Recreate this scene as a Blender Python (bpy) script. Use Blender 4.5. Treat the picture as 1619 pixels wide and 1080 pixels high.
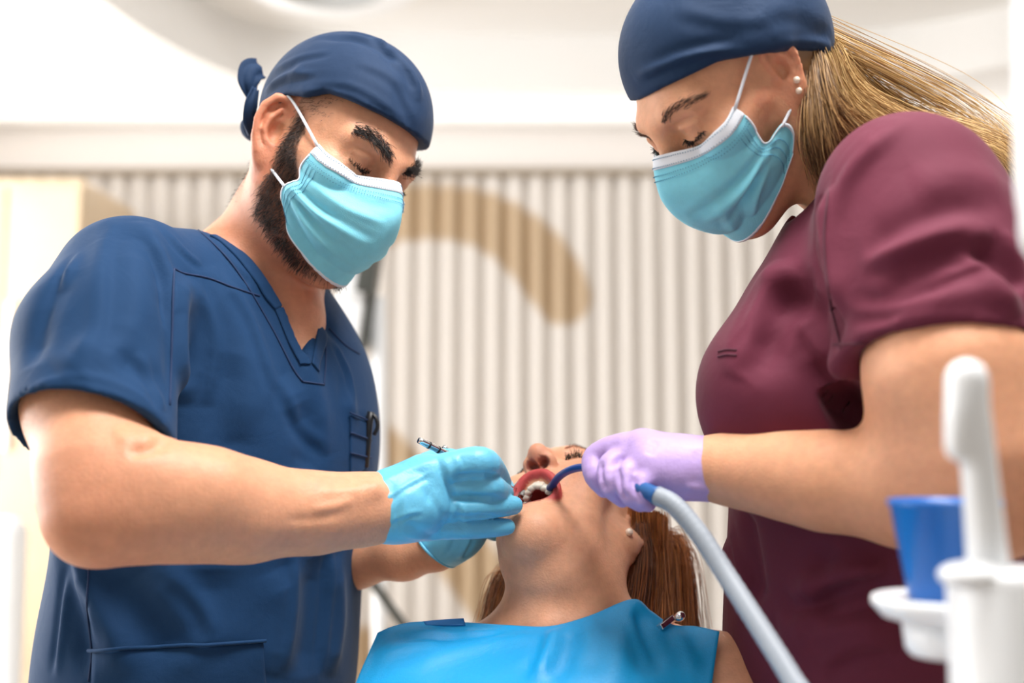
import bpy, math, random
import numpy as np
from mathutils import Vector, Matrix
from mathutils.bvhtree import BVHTree

for o in list(bpy.data.objects): bpy.data.objects.remove(o)
SC = bpy.context.scene
COL = SC.collection
rng = np.random.default_rng(7)
random.seed(7)

# ------------------------------------------------------------------ camera
F_PX, CX, CY, CAMZ = 1800.0, 809.5, 540.0, 1.25
TH = math.atan(180 / 1800)                       # camera tilted up a little
C_R = np.array([1, 0, 0.]); C_F = np.array([0, math.cos(TH), math.sin(TH)]); C_U = np.array([0, -math.sin(TH), math.cos(TH)])
C_O = np.array([0, 0, CAMZ])
cd = bpy.data.cameras.new('camera'); cam = bpy.data.objects.new('camera', cd); COL.objects.link(cam)
cam.location = C_O; cam.rotation_euler = (math.pi / 2 + TH, 0, 0)
cd.sensor_width = 36; cd.lens = F_PX / 1619 * 36; cd.clip_start = 0.05
cd.dof.use_dof = True; cd.dof.focus_distance = 1.13; cd.dof.aperture_fstop = 2.2
SC.camera = cam

# ------------------------------------------------------------------ light
w = bpy.data.worlds.new('world'); SC.world = w; w.use_nodes = True
w.node_tree.nodes['Background'].inputs[0].default_value = (1.0, .985, .96, 1)
w.node_tree.nodes['Background'].inputs[1].default_value = 0.3
def area(name, loc, target, sx, sy, power, col=(1, 1, 1)):
    l = bpy.data.lights.new(name, 'AREA'); l.shape = 'RECTANGLE'; l.size = sx; l.size_y = sy; l.energy = power; l.color = col
    o = bpy.data.objects.new(name, l); COL.objects.link(o); o.location = loc
    o.rotation_euler = (Vector(target) - Vector(loc)).to_track_quat('-Z', 'Y').to_euler(); return o
area('window_daylight', (-2.9, 2.6, 1.75), (0, 2.4, 1.3), 3.0, 1.7, 104, (1, .99, .975))
area('ceiling_panel_light', (.25, .75, 2.70), (.0, 1.15, 1.2), .9, .7, 55, (1, .988, .972))
area('added_ceiling_uplight', (0, 4.97, 2.535), (0, 4.45, 2.74), 6.0, .05, 11, (1, .99, .98))  # added uplight without a fixture, brightens the ceiling by the back wall
SC.view_settings.view_transform = 'Standard'; SC.view_settings.look = 'None'
SC.view_settings.gamma = 1; SC.view_settings.use_curve_mapping = False
SC.view_settings.exposure = 0.26

# ------------------------------------------------------------------ helpers
def V3(*a): return np.array(a, float)
def unit(v): v = np.asarray(v, float); return v / np.linalg.norm(v)
def W(px, py, d): return C_O + C_R * ((px - CX) / F_PX * d) + C_U * ((CY - py) / F_PX * d) + C_F * d
def ray(px, py): return C_O, unit(C_R * ((px - CX) / F_PX) + C_U * ((CY - py) / F_PX) + C_F)
def on_plane(px, py, p0, n):
    o, d = ray(px, py); t = np.dot(np.asarray(p0) - o, n) / np.dot(d, n); return o + d * t
def S(px, py, d, rpx): return (W(px, py, d), rpx * d / F_PX)
def srgb(r, g, b):
    return tuple(((c / 255) / 12.92 if c / 255 <= .04045 else ((c / 255 + .055) / 1.055) ** 2.4) for c in (r, g, b))

ORG = {}
def link(o, parent=None, org=None):
    COL.objects.link(o)
    if parent is not None: o.parent = parent
    return o
def empty(name, loc, label=None, cat=None, group=None):
    o = bpy.data.objects.new(name, None); COL.objects.link(o); o.location = loc; o.empty_display_size = .1
    ORG[o.name] = np.array(loc, float); tag(o, label, cat, group); return o
def tag(o, label=None, cat=None, group=None, kind=None):
    for k, v in (('label', label), ('category', cat), ('group', group), ('kind', kind)):
        if v: o[k] = v
    return o
class M:
    """vertices + quads/tris"""
    def __init__(s, V=None, Q=None): s.V = np.zeros((0, 3)) if V is None else np.asarray(V, float); s.Q = [] if Q is None else Q; s.col = None; s._b = None
    def normals(s):
        Q = np.asarray(s.Q); a, b, c = s.V[Q[:, 0]], s.V[Q[:, 1]], s.V[Q[:, 2]]
        n = np.cross(b - a, c - a); N = np.zeros_like(s.V)
        for i in range(Q.shape[1]):
            for k in range(3): N[:, k] += np.bincount(Q[:, i], n[:, k], len(s.V))
        return N / np.maximum(np.linalg.norm(N, axis=1, keepdims=True), 1e-12)
    def smooth(s, it=2, f=.5):
        Q = np.asarray(s.Q); m = Q.shape[1]; n = len(s.V)
        i = np.concatenate([Q[:, k] for k in range(m)] + [Q[:, (k + 1) % m] for k in range(m)])
        j = np.concatenate([Q[:, (k + 1) % m] for k in range(m)] + [Q[:, k] for k in range(m)])
        cnt = np.maximum(np.bincount(i, minlength=n), 1)
        for t in range(it):
            A = np.stack([np.bincount(i, s.V[j, k], n) for k in range(3)], 1) / cnt[:, None]
            s.V = s.V + f * (A - s.V)
        return s
    def bvh(s):
        if s._b is None: s._b = BVHTree.FromPolygons([tuple(v) for v in s.V], [tuple(int(i) for i in q) for q in s.Q])
        return s._b
    def hit(s, px, py):
        o, d = ray(px, py); h = s.bvh().ray_cast(Vector(o), Vector(d))
        if h[0] is None: return None, None
        return np.array(h[0]), np.array(h[1])
    def near(s, p):
        h = s.bvh().find_nearest(Vector(p)); return np.array(h[0]), np.array(h[1])
    def obj(s, name, mat, parent=None, smooth=True, base=None):
        me = bpy.data.meshes.new(name)
        if parent is not None: org = ORG[parent.name]
        else: org = np.array([(s.V[:, 0].min() + s.V[:, 0].max()) / 2, (s.V[:, 1].min() + s.V[:, 1].max()) / 2, s.V[:, 2].min()]) if base is None else np.array(base, float)
        if isinstance(s.Q, np.ndarray):
            n, m = s.Q.shape
            me.vertices.add(len(s.V)); me.vertices.foreach_set('co', (s.V - org).astype(np.float32).ravel())
            me.loops.add(n * m); me.loops.foreach_set('vertex_index', s.Q.astype(np.int32).ravel())
            me.polygons.add(n); me.polygons.foreach_set('loop_start', np.arange(0, n * m, m, dtype=np.int32))
            me.update(calc_edges=True); me.validate()
        else: me.from_pydata((s.V - org).tolist(), [], [list(map(int, q)) for q in s.Q]); me.update()
        if s.col is not None:
            a = me.attributes.new('Col', 'FLOAT_COLOR', 'POINT')
            c = np.ones((len(s.V), 4), np.float32); c[:, :3] = s.col; a.data.foreach_set('color', c.ravel())
        if smooth: me.polygons.foreach_set('use_smooth', np.ones(len(me.polygons), bool))
        me.materials.append(mat)
        o = bpy.data.objects.new(name, me); link(o, parent)
        if parent is None: o.location = org
        ORG[o.name] = org
        return o
def join(*ms):
    V = []; Q = []; n = 0
    for m in ms:
        V.append(m.V); Q += [[int(i) + n for i in q] for q in m.Q]; n += len(m.V)
    return M(np.concatenate(V), Q)

# ---------- signed-distance modelling: parts melt into one continuous surface
class Field:
    def __init__(s, lo, hi, cell):
        s.lo = np.array(lo, np.float32); s.c = cell; s.n = np.ceil((np.array(hi) - s.lo) / cell).astype(int) + 1
        s.v = np.full(s.n, 1.0, np.float32)
    def blk(s, lo, hi):
        a = np.clip(np.floor((np.asarray(lo) - s.lo) / s.c).astype(int), 0, s.n); b = np.clip(np.ceil((np.asarray(hi) - s.lo) / s.c).astype(int) + 1, 0, s.n)
        if (b <= a).any(): return None
        g = [(s.lo[k] + np.arange(a[k], b[k]) * s.c).astype(np.float32) for k in range(3)]
        return tuple(slice(a[k], b[k]) for k in range(3)), g[0][:, None, None], g[1][None, :, None], g[2][None, None, :]
    def put(s, fn, lo, hi, k=.01, sub=False):
        m = max(k, .004) * 1.3 + 2.5 * s.c
        r = s.blk(np.asarray(lo) - m, np.asarray(hi) + m)
        if r is None: return
        sl, X, Y, Z = r; b = fn(X, Y, Z).astype(np.float32); a = s.v[sl]
        if sub:
            a2 = -a; h = np.maximum(k - np.abs(a2 - b), 0) / k; s.v[sl] = -(np.minimum(a2, b) - h * h * k * .25)
        else:
            h = np.maximum(k - np.abs(a - b), 0) / k; s.v[sl] = np.minimum(a, b) - h * h * k * .25
    def chain(s, pts, k=.01, sub=False, kin=None):
        P = [np.asarray(p[0], float) for p in pts]; R = [p[1] for p in pts]
        lo = np.min([p - r for p, r in zip(P, R)], 0); hi = np.max([p + r for p, r in zip(P, R)], 0)
        ki = kin if kin is not None else .25 * min(R)
        def fn(X, Y, Z):
            out = None
            for i in range(max(len(P) - 1, 1)):
                a = P[i]; b = P[min(i + 1, len(P) - 1)]; ra, rb = R[i], R[min(i + 1, len(P) - 1)]
                ba = b - a; L2 = max(float(ba @ ba), 1e-9)
                t = np.clip(((X - a[0]) * ba[0] + (Y - a[1]) * ba[1] + (Z - a[2]) * ba[2]) / L2, 0, 1)
                d = np.sqrt((X - a[0] - t * ba[0]) ** 2 + (Y - a[1] - t * ba[1]) ** 2 + (Z - a[2] - t * ba[2]) ** 2) - (ra + (rb - ra) * t)
                if out is None: out = d
                else:
                    h = np.maximum(ki - np.abs(out - d), 0) / ki; out = np.minimum(out, d) - h * h * ki * .25
            return out
        s.put(fn, lo, hi, k, sub)
    def ell(s, c, R, rad, k=.01, sub=False):
        c = np.asarray(c, float); R = np.asarray(R, float); rad = np.asarray(rad, float)
        e = np.sqrt(((R * rad[None, :]) ** 2).sum(1))
        def fn(X, Y, Z):
            x, y, z = X - c[0], Y - c[1], Z - c[2]
            q = [(x * R[0, i] + y * R[1, i] + z * R[2, i]) / rad[i] for i in range(3)]
            k0 = np.sqrt(q[0] ** 2 + q[1] ** 2 + q[2] ** 2); k1 = np.sqrt((q[0] / rad[0]) ** 2 + (q[1] / rad[1]) ** 2 + (q[2] / rad[2]) ** 2)
            return k0 * (k0 - 1) / np.maximum(k1, 1e-6)
        s.put(fn, c - e, c + e, k, sub)
    def box(s, c, R, h, rd=.005, k=.01, sub=False):
        c = np.asarray(c, float); R = np.asarray(R, float); h = np.asarray(h, float); e = np.abs(R) @ h
        def fn(X, Y, Z):
            x, y, z = X - c[0], Y - c[1], Z - c[2]
            q = [np.abs(x * R[0, i] + y * R[1, i] + z * R[2, i]) - h[i] + rd for i in range(3)]
            return np.sqrt(sum(np.maximum(v, 0) ** 2 for v in q)) + np.minimum(np.maximum(np.maximum(q[0], q[1]), q[2]), 0) - rd
        s.put(fn, c - e, c + e, k, sub)
    def cut(s, fn, k=.003):          # keep where fn < 0
        r = s.blk(s.lo, s.lo + s.n * s.c); sl, X, Y, Z = r; b = fn(X, Y, Z); a = s.v
        h = np.maximum(k - np.abs(a - b), 0) / k; s.v = (np.maximum(a, b) + h * h * k * .25).astype(np.float32)
    def at(s, p):
        i = np.clip(np.round((np.asarray(p) - s.lo) / s.c).astype(int), 0, s.n - 1); return s.v[i[..., 0], i[..., 1], i[..., 2]]
    def ray(s, px, py):
        o, d = ray(px, py); t = np.arange(.3, 2.2, s.c * .5); v = s.at(o + t[:, None] * d) < 0
        return o + d * t[np.argmax(v)] if v.any() else None
    def mesh(s, smooth=1):
        v = s.v; v[0] = v[-1] = 1; v[:, 0] = v[:, -1] = 1; v[:, :, 0] = v[:, :, -1] = 1
        B = v < 0; c = np.zeros(np.array(B.shape) - 1, np.uint8)
        for i in (0, 1):
            for j in (0, 1):
                for k in (0, 1): c += B[i:B.shape[0] - 1 + i, j:B.shape[1] - 1 + j, k:B.shape[2] - 1 + k]
        act = (c > 0) & (c < 8); idx = np.argwhere(act); idg = np.full(act.shape, -1, np.int32); idg[act] = np.arange(len(idx))
        acc = np.zeros((len(idx), 3)); cnt = np.zeros(len(idx))
        for ax in range(3):
            for u in (0, 1):
                for w_ in (0, 1):
                    o0 = np.zeros(3, int); o0[(ax + 1) % 3] = u; o0[(ax + 2) % 3] = w_; o1 = o0.copy(); o1[ax] = 1
                    p = idx + o0; q = idx + o1; a = v[p[:, 0], p[:, 1], p[:, 2]]; b = v[q[:, 0], q[:, 1], q[:, 2]]
                    m = (a < 0) != (b < 0); t = np.where(m, a / np.where(m, a - b, 1), 0)
                    acc[m] += o0 + t[m, None] * (o1 - o0); cnt += m
        P = (idx + acc / np.maximum(cnt, 1)[:, None]) * s.c + s.lo
        quads = []
        for ax in range(3):
            b, cc = (ax + 1) % 3, (ax + 2) % 3
            s0 = [slice(None)] * 3; s1 = [slice(None)] * 3; s0[ax] = slice(0, -1); s1[ax] = slice(1, None)
            A, C = B[tuple(s0)], B[tuple(s1)]; e = np.argwhere(A != C); ins = A[e[:, 0], e[:, 1], e[:, 2]]
            eb = np.eye(3, dtype=int)[b]; ec = np.eye(3, dtype=int)[cc]
            g = lambda p: idg[p[:, 0], p[:, 1], p[:, 2]]
            qd = np.stack([g(e - eb - ec), g(e - ec), g(e), g(e - eb)], 1)
            qd[~ins] = qd[~ins][:, ::-1]; quads.append(qd)
        m = M(P, np.concatenate(quads).astype(np.int32))
        if smooth: m.smooth(smooth, .5)
        return m

def rs(L, n=24):
    A = resamp(np.array([np.append(p, r) for p, r in L]), n); return [(a[:3], a[3]) for a in A]
def seg_dist(P, poly):
    """distance of points to a polyline, and parameter 0..1 along it"""
    best = np.full(len(P), 1e9); par = np.zeros(len(P)); n = len(poly) - 1
    for i in range(n):
        a, b = poly[i], poly[i + 1]; ba = b - a; t = np.clip(((P - a) @ ba) / max(ba @ ba, 1e-12), 0, 1)
        d = np.linalg.norm(P - a - t[:, None] * ba, axis=1); m = d < best; best[m] = d[m]; par[m] = (i + t[m]) / n
    return best, par
def resamp(pts, n):
    """Catmull-Rom through pts"""
    P = np.asarray(pts, float)
    if len(P) == 2: return P[0] + np.linspace(0, 1, n)[:, None] * (P[1] - P[0])
    E = np.concatenate([[2 * P[0] - P[1]], P, [2 * P[-1] - P[-2]]]); u = np.linspace(0, len(P) - 1, n); i = np.minimum(u.astype(int), len(P) - 2); t = (u - i)[:, None]
    a, b, c, d = E[i], E[i + 1], E[i + 2], E[i + 3]
    return .5 * (2 * b + (c - a) * t + (2 * a - 5 * b + 4 * c - d) * t ** 2 + (3 * b - a - 3 * c + d) * t ** 3)
def fold(m, pts, amp, sig, taper=True, px=True, N=None, step=False):
    """raise (or sink) a crease on mesh m along a line"""
    if px:
        q = [m.hit(*p)[0] for p in resamp(np.array(pts, float), max(6, 4 * len(pts)))]; q = [p for p in q if p is not None]
        if len(q) < 2: return
        q = np.array(q)
        keep = [0]
        for i in range(1, len(q)):
            if np.linalg.norm(q[i] - q[keep[-1]]) < .09: keep.append(i)
        q = q[keep]
        if len(q) < 2: return
    else: q = resamp(pts, 4 * len(pts))
    lo, hi = q.min(0) - 3.2 * sig, q.max(0) + 3.2 * sig; sel = np.where(((m.V > lo) & (m.V < hi)).all(1))[0]
    d, t = seg_dist(m.V[sel], q); a = amp * np.exp(-.5 * (d / sig) ** 2)
    if step:                       # ridge beside a valley
        k_ = np.minimum((t * (len(q) - 1)).astype(int), len(q) - 2); fr_ = (t * (len(q) - 1) - k_)[:, None]; nq = q[k_] * (1 - fr_) + q[k_ + 1] * fr_; dr = unit(q[-1] - q[0]); sg = ((m.V[sel] - nq) * np.cross((m.normals() if N is None else N)[sel], dr)).sum(1) / sig; a = a * np.clip(sg, -2, 2) * 1.6
    if taper: a *= np.clip(np.minimum(t, 1 - t) * 5, 0, 1) ** .8
    N = m.normals() if N is None else N
    m.V[sel] += N[sel] * a[:, None]
def folds(m, L, gain=1.0):
    N = m.normals(); m.bvh()
    for pts, amp, sig, *st in L: fold(m, pts, amp * gain, sig, N=N, step=bool(st))
    m._b = None
def tube(pts, r, n=10, m=None, caps=True, flat=None):
    P = np.asarray(pts, float); k = len(P); R = np.full(k, r) if np.isscalar(r) else np.asarray(r, float)
    T = np.gradient(P, axis=0); T /= np.maximum(np.linalg.norm(T, axis=1, keepdims=True), 1e-12)
    u = np.cross(T[0], [0, 0, 1.]); u = np.cross(T[0], [0, 1., 0]) if np.linalg.norm(u) < 1e-3 else u; u = unit(u)
    rings = []
    for i in range(k):
        u = unit(u - T[i] * (u @ T[i])); w_ = np.cross(T[i], u); a = np.arange(n) / n * 2 * math.pi
        rings.append(P[i] + R[i] * (np.cos(a)[:, None] * u + np.sin(a)[:, None] * w_ * (1 if flat is None else flat)))
    V = np.concatenate(rings); Q = []
    for i in range(k - 1):
        for j in range(n): Q.append([i * n + j, i * n + (j + 1) % n, (i + 1) * n + (j + 1) % n, (i + 1) * n + j])
    if caps: Q.append(list(range(n))[::-1]); Q.append([(k - 1) * n + j for j in range(n)])
    return M(V, Q)
def strands(L, r0, r1):
    """L: (count, points, 3): thin three-sided hairs"""
    L = np.asarray(L, float); n, m, _ = L.shape
    T = np.gradient(L, axis=1); T /= np.maximum(np.linalg.norm(T, axis=2, keepdims=True), 1e-12)
    a = rng.normal(size=(n, 1, 3)); u = np.cross(T, a); u /= np.maximum(np.linalg.norm(u, axis=2, keepdims=True), 1e-12); w_ = np.cross(T, u)
    r = np.linspace(r0, r1, m)[None, :, None, None]; an = np.arange(3) * 2 * math.pi / 3
    V = L[:, :, None, :] + r * (np.cos(an)[None, None, :, None] * u[:, :, None, :] + np.sin(an)[None, None, :, None] * w_[:, :, None, :])
    base = (np.arange(n)[:, None, None] * m + np.arange(m - 1)[None, :, None]) * 3; j = np.arange(3)[None, None, :]; j1 = (j + 1) % 3
    Q = np.stack([base + j, base + j1, base + 3 + j1, base + 3 + j], -1).reshape(-1, 4)
    return M(V.reshape(-1, 3), Q.astype(np.int32))
def lathe(prof, c, axis=(0, 0, 1), n=40, cap=True):
    ax = unit(axis); u = unit(np.cross(ax, [1, 0, 0] if abs(ax[0]) < .9 else [0, 1, 0])); w_ = np.cross(ax, u); a = np.arange(n) / n * 2 * math.pi
    V = np.concatenate([np.asarray(c) + ax * z + r * (np.cos(a)[:, None] * u + np.sin(a)[:, None] * w_) for r, z in prof]); Q = []
    for i in range(len(prof) - 1):
        for j in range(n): Q.append([i * n + j, i * n + (j + 1) % n, (i + 1) * n + (j + 1) % n, (i + 1) * n + j])
    if cap: Q.append(list(range(n))[::-1]); Q.append([(len(prof) - 1) * n + j for j in range(n)])
    return M(V, Q)
def cube(c, h, R=None, bev=0.0):
    c = np.asarray(c, float); h = np.asarray(h, float); R = np.eye(3) if R is None else np.asarray(R)
    s = np.array([[x, y, z] for x in (-1, 1) for y in (-1, 1) for z in (-1, 1)], float)
    return M(c + (s * h) @ R.T, [[0, 1, 3, 2], [4, 6, 7, 5], [0, 4, 5, 1], [2, 3, 7, 6], [0, 2, 6, 4], [1, 5, 7, 3]])
def grid_mesh(P):
    a, b, _ = P.shape; i = np.arange(a - 1)[:, None] * b + np.arange(b - 1)[None, :]
    return M(P.reshape(-1, 3), np.stack([i, i + 1, i + b + 1, i + b], -1).reshape(-1, 4).astype(np.int32))
def net(rows, nu, nv):
    R = np.stack([resamp(r, nu) for r in rows]); return np.stack([resamp(R[:, i], nv) for i in range(nu)], 1)
def solid(o, t, off=-1):
    md = o.modifiers.new('thickness', 'SOLIDIFY'); md.thickness = t; md.offset = off; return o
def bevel(o, wd, seg=3):
    md = o.modifiers.new('bevel', 'BEVEL'); md.width = wd; md.segments = seg; md.limit_method = 'ANGLE'; return o
def subd(o, n=1):
    md = o.modifiers.new('sub', 'SUBSURF'); md.levels = n; md.render_levels = n; return o
def patch(m, quad, nu, nv, lift):
    """a cloth patch laid on mesh m: quad = outline corners in photo pixels, found on the surface"""
    a, b, c, d = [np.array(q, float) for q in quad]; P = np.zeros((nv, nu, 3)); last = None
    for j in range(nv):
        for i in range(nu):
            u, v = i / (nu - 1), j / (nv - 1); p = (a * (1 - u) + b * u) * (1 - v) + (d * (1 - u) + c * u) * v
            h, n = m.hit(*p)
            if h is None: h, n = last
            last = (h, n); P[j, i] = h + n * lift
    return P
def seam(m, pts, r=.0011, lift=.0004, n=None):
    q = []
    for p in resamp(np.array(pts, float), n or 8 * len(pts)):
        h, nn = m.hit(*p)
        if h is not None and (not q or np.linalg.norm(h - q[-1]) < .06): q.append(h + nn * lift)
    return tube(q, r, 6)

# ------------------------------------------------------------------ materials
def mat(name, col=(.8, .8, .8), rough=.5, attr=False, metal=0, sss=0, sssr=(1, .4, .25), noise=0, nscale=40, bump=0, bscale=300, sheen=0, weave=0, trans=0, coat=0, emit=0, spec=.5, emap=None, sscale=.01, var=0, vscale=9):
    m = bpy.data.materials.new(name); m.use_nodes = True; nt = m.node_tree; b = nt.nodes['Principled BSDF']; L = nt.links.new
    b.inputs['Base Color'].default_value = (*col, 1); b.inputs['Roughness'].default_value = rough; b.inputs['Metallic'].default_value = metal
    b.inputs['Specular IOR Level'].default_value = spec
    if sss: b.inputs['Subsurface Weight'].default_value = sss; b.inputs['Subsurface Radius'].default_value = sssr; b.inputs['Subsurface Scale'].default_value = sscale
    if sheen: b.inputs['Sheen Weight'].default_value = sheen; b.inputs['Sheen Roughness'].default_value = .4
    if trans: b.inputs['Transmission Weight'].default_value = trans
    if coat: b.inputs['Coat Weight'].default_value = coat; b.inputs['Coat Roughness'].default_value = .1
    if emit: b.inputs['Emission Color'].default_value = (*col, 1); b.inputs['Emission Strength'].default_value = emit
    tc = nt.nodes.new('ShaderNodeTexCoord'); src = None
    if attr:
        a = nt.nodes.new('ShaderNodeAttribute'); a.attribute_name = 'Col'; src = a.outputs['Color']
    for amt, sc in ((noise, nscale), (var, vscale)):
        if not amt: continue
        n = nt.nodes.new('ShaderNodeTexNoise'); n.inputs['Scale'].default_value = sc; n.inputs['Detail'].default_value = 5; L(tc.outputs['Object'], n.inputs['Vector'])
        mr = nt.nodes.new('ShaderNodeMapRange'); mr.inputs[1].default_value = .25; mr.inputs[2].default_value = .75; mr.inputs[3].default_value = 1 - amt; mr.inputs[4].default_value = 1 + amt; L(n.outputs[0], mr.inputs[0])
        vm = nt.nodes.new('ShaderNodeVectorMath'); vm.operation = 'SCALE'; L(mr.outputs[0], vm.inputs['Scale'])
        if src is None: vm.inputs[0].default_value = col
        else: L(src, vm.inputs[0])
        src = vm.outputs[0]
    if src is not None: L(src, b.inputs['Base Color'])
    nrm = None
    if bump:
        n = nt.nodes.new('ShaderNodeTexNoise'); n.inputs['Scale'].default_value = bscale; n.inputs['Detail'].default_value = 3; L(tc.outputs['Object'], n.inputs['Vector'])
        bp = nt.nodes.new('ShaderNodeBump'); bp.inputs['Strength'].default_value = bump; bp.inputs['Distance'].default_value = .002; L(n.outputs[0], bp.inputs['Height']); nrm = bp
    if weave:
        wv = nt.nodes.new('ShaderNodeTexNoise'); wv.inputs['Scale'].default_value = 22; wv.inputs['Detail'].default_value = 4; wv.inputs['Distortion'].default_value = .6; L(tc.outputs['Object'], wv.inputs['Vector'])
        bp = nt.nodes.new('ShaderNodeBump'); bp.inputs['Strength'].default_value = weave; bp.inputs['Distance'].default_value = .012; L(wv.outputs[0], bp.inputs['Height'])
        if nrm: L(nrm.outputs[0], bp.inputs['Normal'])
        nrm = bp
    if nrm: L(nrm.outputs[0], b.inputs['Normal'])
    return m
SK = dict(attr=True, spec=.4, rough=.5, sss=.3, sssr=(1, .3, .15), sscale=.006, noise=.07, nscale=120, bump=.25, bscale=420, var=.06, vscale=25)
m_skin = mat('skin', **SK)
m_navy = mat('navy_cloth', srgb(17, 57, 97), .8, spec=.28, sheen=.05, noise=.05, nscale=900, bump=.15, bscale=1600, weave=.15)
m_navycap = mat('navy_cap_cloth', srgb(19, 47, 80), .75, spec=.3, sheen=.05, noise=.05, nscale=900, bump=.15, bscale=1600, weave=.2)
m_maroon = mat('maroon_cloth', srgb(99, 36, 56), .8, spec=.28, sheen=.07, noise=.04, nscale=900, bump=.15, bscale=1600, weave=.15)
m_seam = mat('seam_thread', srgb(22, 48, 88), .8)
m_seamm = mat('maroon_seam_thread', srgb(80, 28, 46), .8)
m_mask = mat('mask_fabric', srgb(136, 218, 240), .7, sss=.35, sssr=(.6, .9, 1), sscale=.004, noise=.06, nscale=70, bump=.2, bscale=900)
m_maskw = mat('mask_white', srgb(228, 232, 240), .7, bump=.2, bscale=900)
m_maskd = mat('mask_stitch', srgb(60, 130, 165), .7)
m_gblue = mat('blue_nitrile', srgb(106, 192, 226), .42, sss=.15, sssr=(.3, .7, 1), sscale=.004, noise=.04, nscale=60, bump=.15, bscale=500, weave=.25)
m_gpurp = mat('purple_nitrile', srgb(190, 162, 220), .5, sss=.15, sssr=(.8, .6, 1), sscale=.004, noise=.04, nscale=60, bump=.15, bscale=500, weave=.25)
m_bib = mat('bib_paper', srgb(12, 158, 222), .42, noise=.04, nscale=300, bump=.25, bscale=900, weave=.1)
m_bibd = mat('bib_paper_back', srgb(10, 110, 180), .5)
m_black = mat('black_plastic', (.012, .012, .014), .4)
m_steel = mat('polished_steel', (.75, .76, .78), .18, metal=1)
m_hose = mat('grey_hose', srgb(150, 158, 168), .5)
m_bluepl = mat('blue_plastic', srgb(20, 86, 150), .35)
m_navypl = mat('navy_tube', srgb(14, 60, 138), .35)
m_white = mat('white_plastic', srgb(240, 242, 244), .35)
m_cup = mat('blue_cup_plastic', srgb(14, 96, 178), .3)
m_hairblack = mat('black_hair', srgb(34, 26, 24), .5)
m_beard = mat('beard_hair', srgb(44, 32, 27), .55)
m_blond = mat('blond_hair', attr=True, rough=.42)
m_auburn = mat('auburn_hair', attr=True, rough=.42)
m_wall = mat('wall_paint', srgb(236, 231, 227), .7)
m_ceil = mat('ceiling_paint', srgb(243, 242, 240), .8)
m_slat = mat('slat_paint', attr=True, rough=.45)
m_wood = mat('pale_wood', srgb(206, 184, 154), .4, noise=.05, nscale=12)
m_floor = mat('floor_vinyl', srgb(200, 190, 178), .4, noise=.04, nscale=6)
m_gold = mat('pearl', srgb(245, 225, 205), .15, coat=.6)
m_teeth = mat('tooth_enamel', srgb(232, 222, 205), .25, sss=.2)
m_tongue = mat('tongue_flesh', srgb(170, 80, 80), .3, sss=.3)
m_dark = mat('dark_grey_metal', srgb(70, 72, 68), .4)
m_uphol = mat('beige_upholstery', srgb(205, 196, 186), .5)
m_mirror = mat('mirror_glass', (.55, .58, .6), .08, metal=1)
m_trou = mat('navy_trousers', srgb(30, 60, 100), .8)
m_shoe = mat('white_shoe', srgb(225, 225, 225), .5)
m_dress = mat('dark_dress', srgb(52, 46, 56), .8)

# ------------------------------------------------------------------ the room
D_WALL = 5.1
Z_CEIL = 2.74
def struct(m, name, mt, smooth=False, parent=None):
    o = m.obj(name, mt, parent, smooth)
    if parent is None: o['kind'] = 'structure'
    return o
struct(cube((0, 1.3, -.05), (3.4, 4.3, .05)), 'floor', m_floor)
wall_back = struct(cube((0, D_WALL + .06, Z_CEIL / 2 + .15), (3.4, .06, Z_CEIL / 2 + .15)), 'wall_back', m_wall)
struct(cube((3.36, 1.3, Z_CEIL / 2), (.05, 3.9, Z_CEIL / 2)), 'wall_right', m_wall)
# left wall with the big window: a frame of wall pieces around the opening
wl = join(cube((-3.36, 1.3, .42), (.05, 3.9, .42)), cube((-3.36, 1.3, 2.68), (.05, 3.9, .06)), cube((-3.36, -1.2, 1.73), (.05, 1.4, .89)), cube((-3.36, 4.75, 1.73), (.05, .45, .89)))
struct(wl, 'wall_left', m_wall)
win = struct(join(*[cube((-3.36, y_, 1.73), (.03, .025, .89)) for y_ in (.22, 1.24, 2.26, 3.28, 4.28)], cube((-3.36, 2.25, .86), (.03, 2.05, .025)), cube((-3.36, 2.25, 2.60), (.03, 2.05, .025))), 'window_1', m_white)
for k_ in range(4): cube((-3.37, .73 + k_ * 1.02, 1.73), (.004, .485, .85)).obj('pane', mat('overcast_daylight_pane', (.95, .97, 1), .3, emit=1.6), win, False)
# ceiling with the rounded recess: the rim is found by casting photo points onto the ceiling plane
cz = (0, 0, Z_CEIL); up = V3(0, 0, 1)
rim = [on_plane(x, y, cz, up) for x, y in ((1612, 100), (1400, 132), (1100, 141), (850, 142), (650, 139), (480, 136), (390, 124), (310, 92), (235, 52), (160, 0))]
rim += [V3(-1.50, 2.9, Z_CEIL), V3(-1.45, 2.2, Z_CEIL), V3(-1.2, 1.75, Z_CEIL), V3(-.6, 1.5, Z_CEIL), V3(.6, 1.45, Z_CEIL), V3(1.7, 1.55, Z_CEIL), V3(2.4, 2.1, Z_CEIL), V3(2.65, 3.0, Z_CEIL), V3(2.45, 3.75, Z_CEIL)]
R_ = resamp(rim + [rim[0]], 121)[:-1]; ctr = R_.mean(0); n_ = len(R_)
outer = []
for p in R_:
    d = p - ctr; t = min((3.4 / abs(d[0]) if abs(d[0]) > 1e-6 else 99) * 1.0, 99)
    tx = ((3.4 - ctr[0]) / d[0]) if d[0] > 0 else ((-3.4 - ctr[0]) / d[0]); ty = ((5.15 - ctr[1]) / d[1]) if d[1] > 0 else ((-3.0 - ctr[1]) / d[1])
    outer.append(ctr + d * min(tx, ty))
outer = np.array(outer)
H_REC = .23
Vc = np.concatenate([outer, R_, R_ + [0, 0, H_REC]]); Q = []
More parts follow.
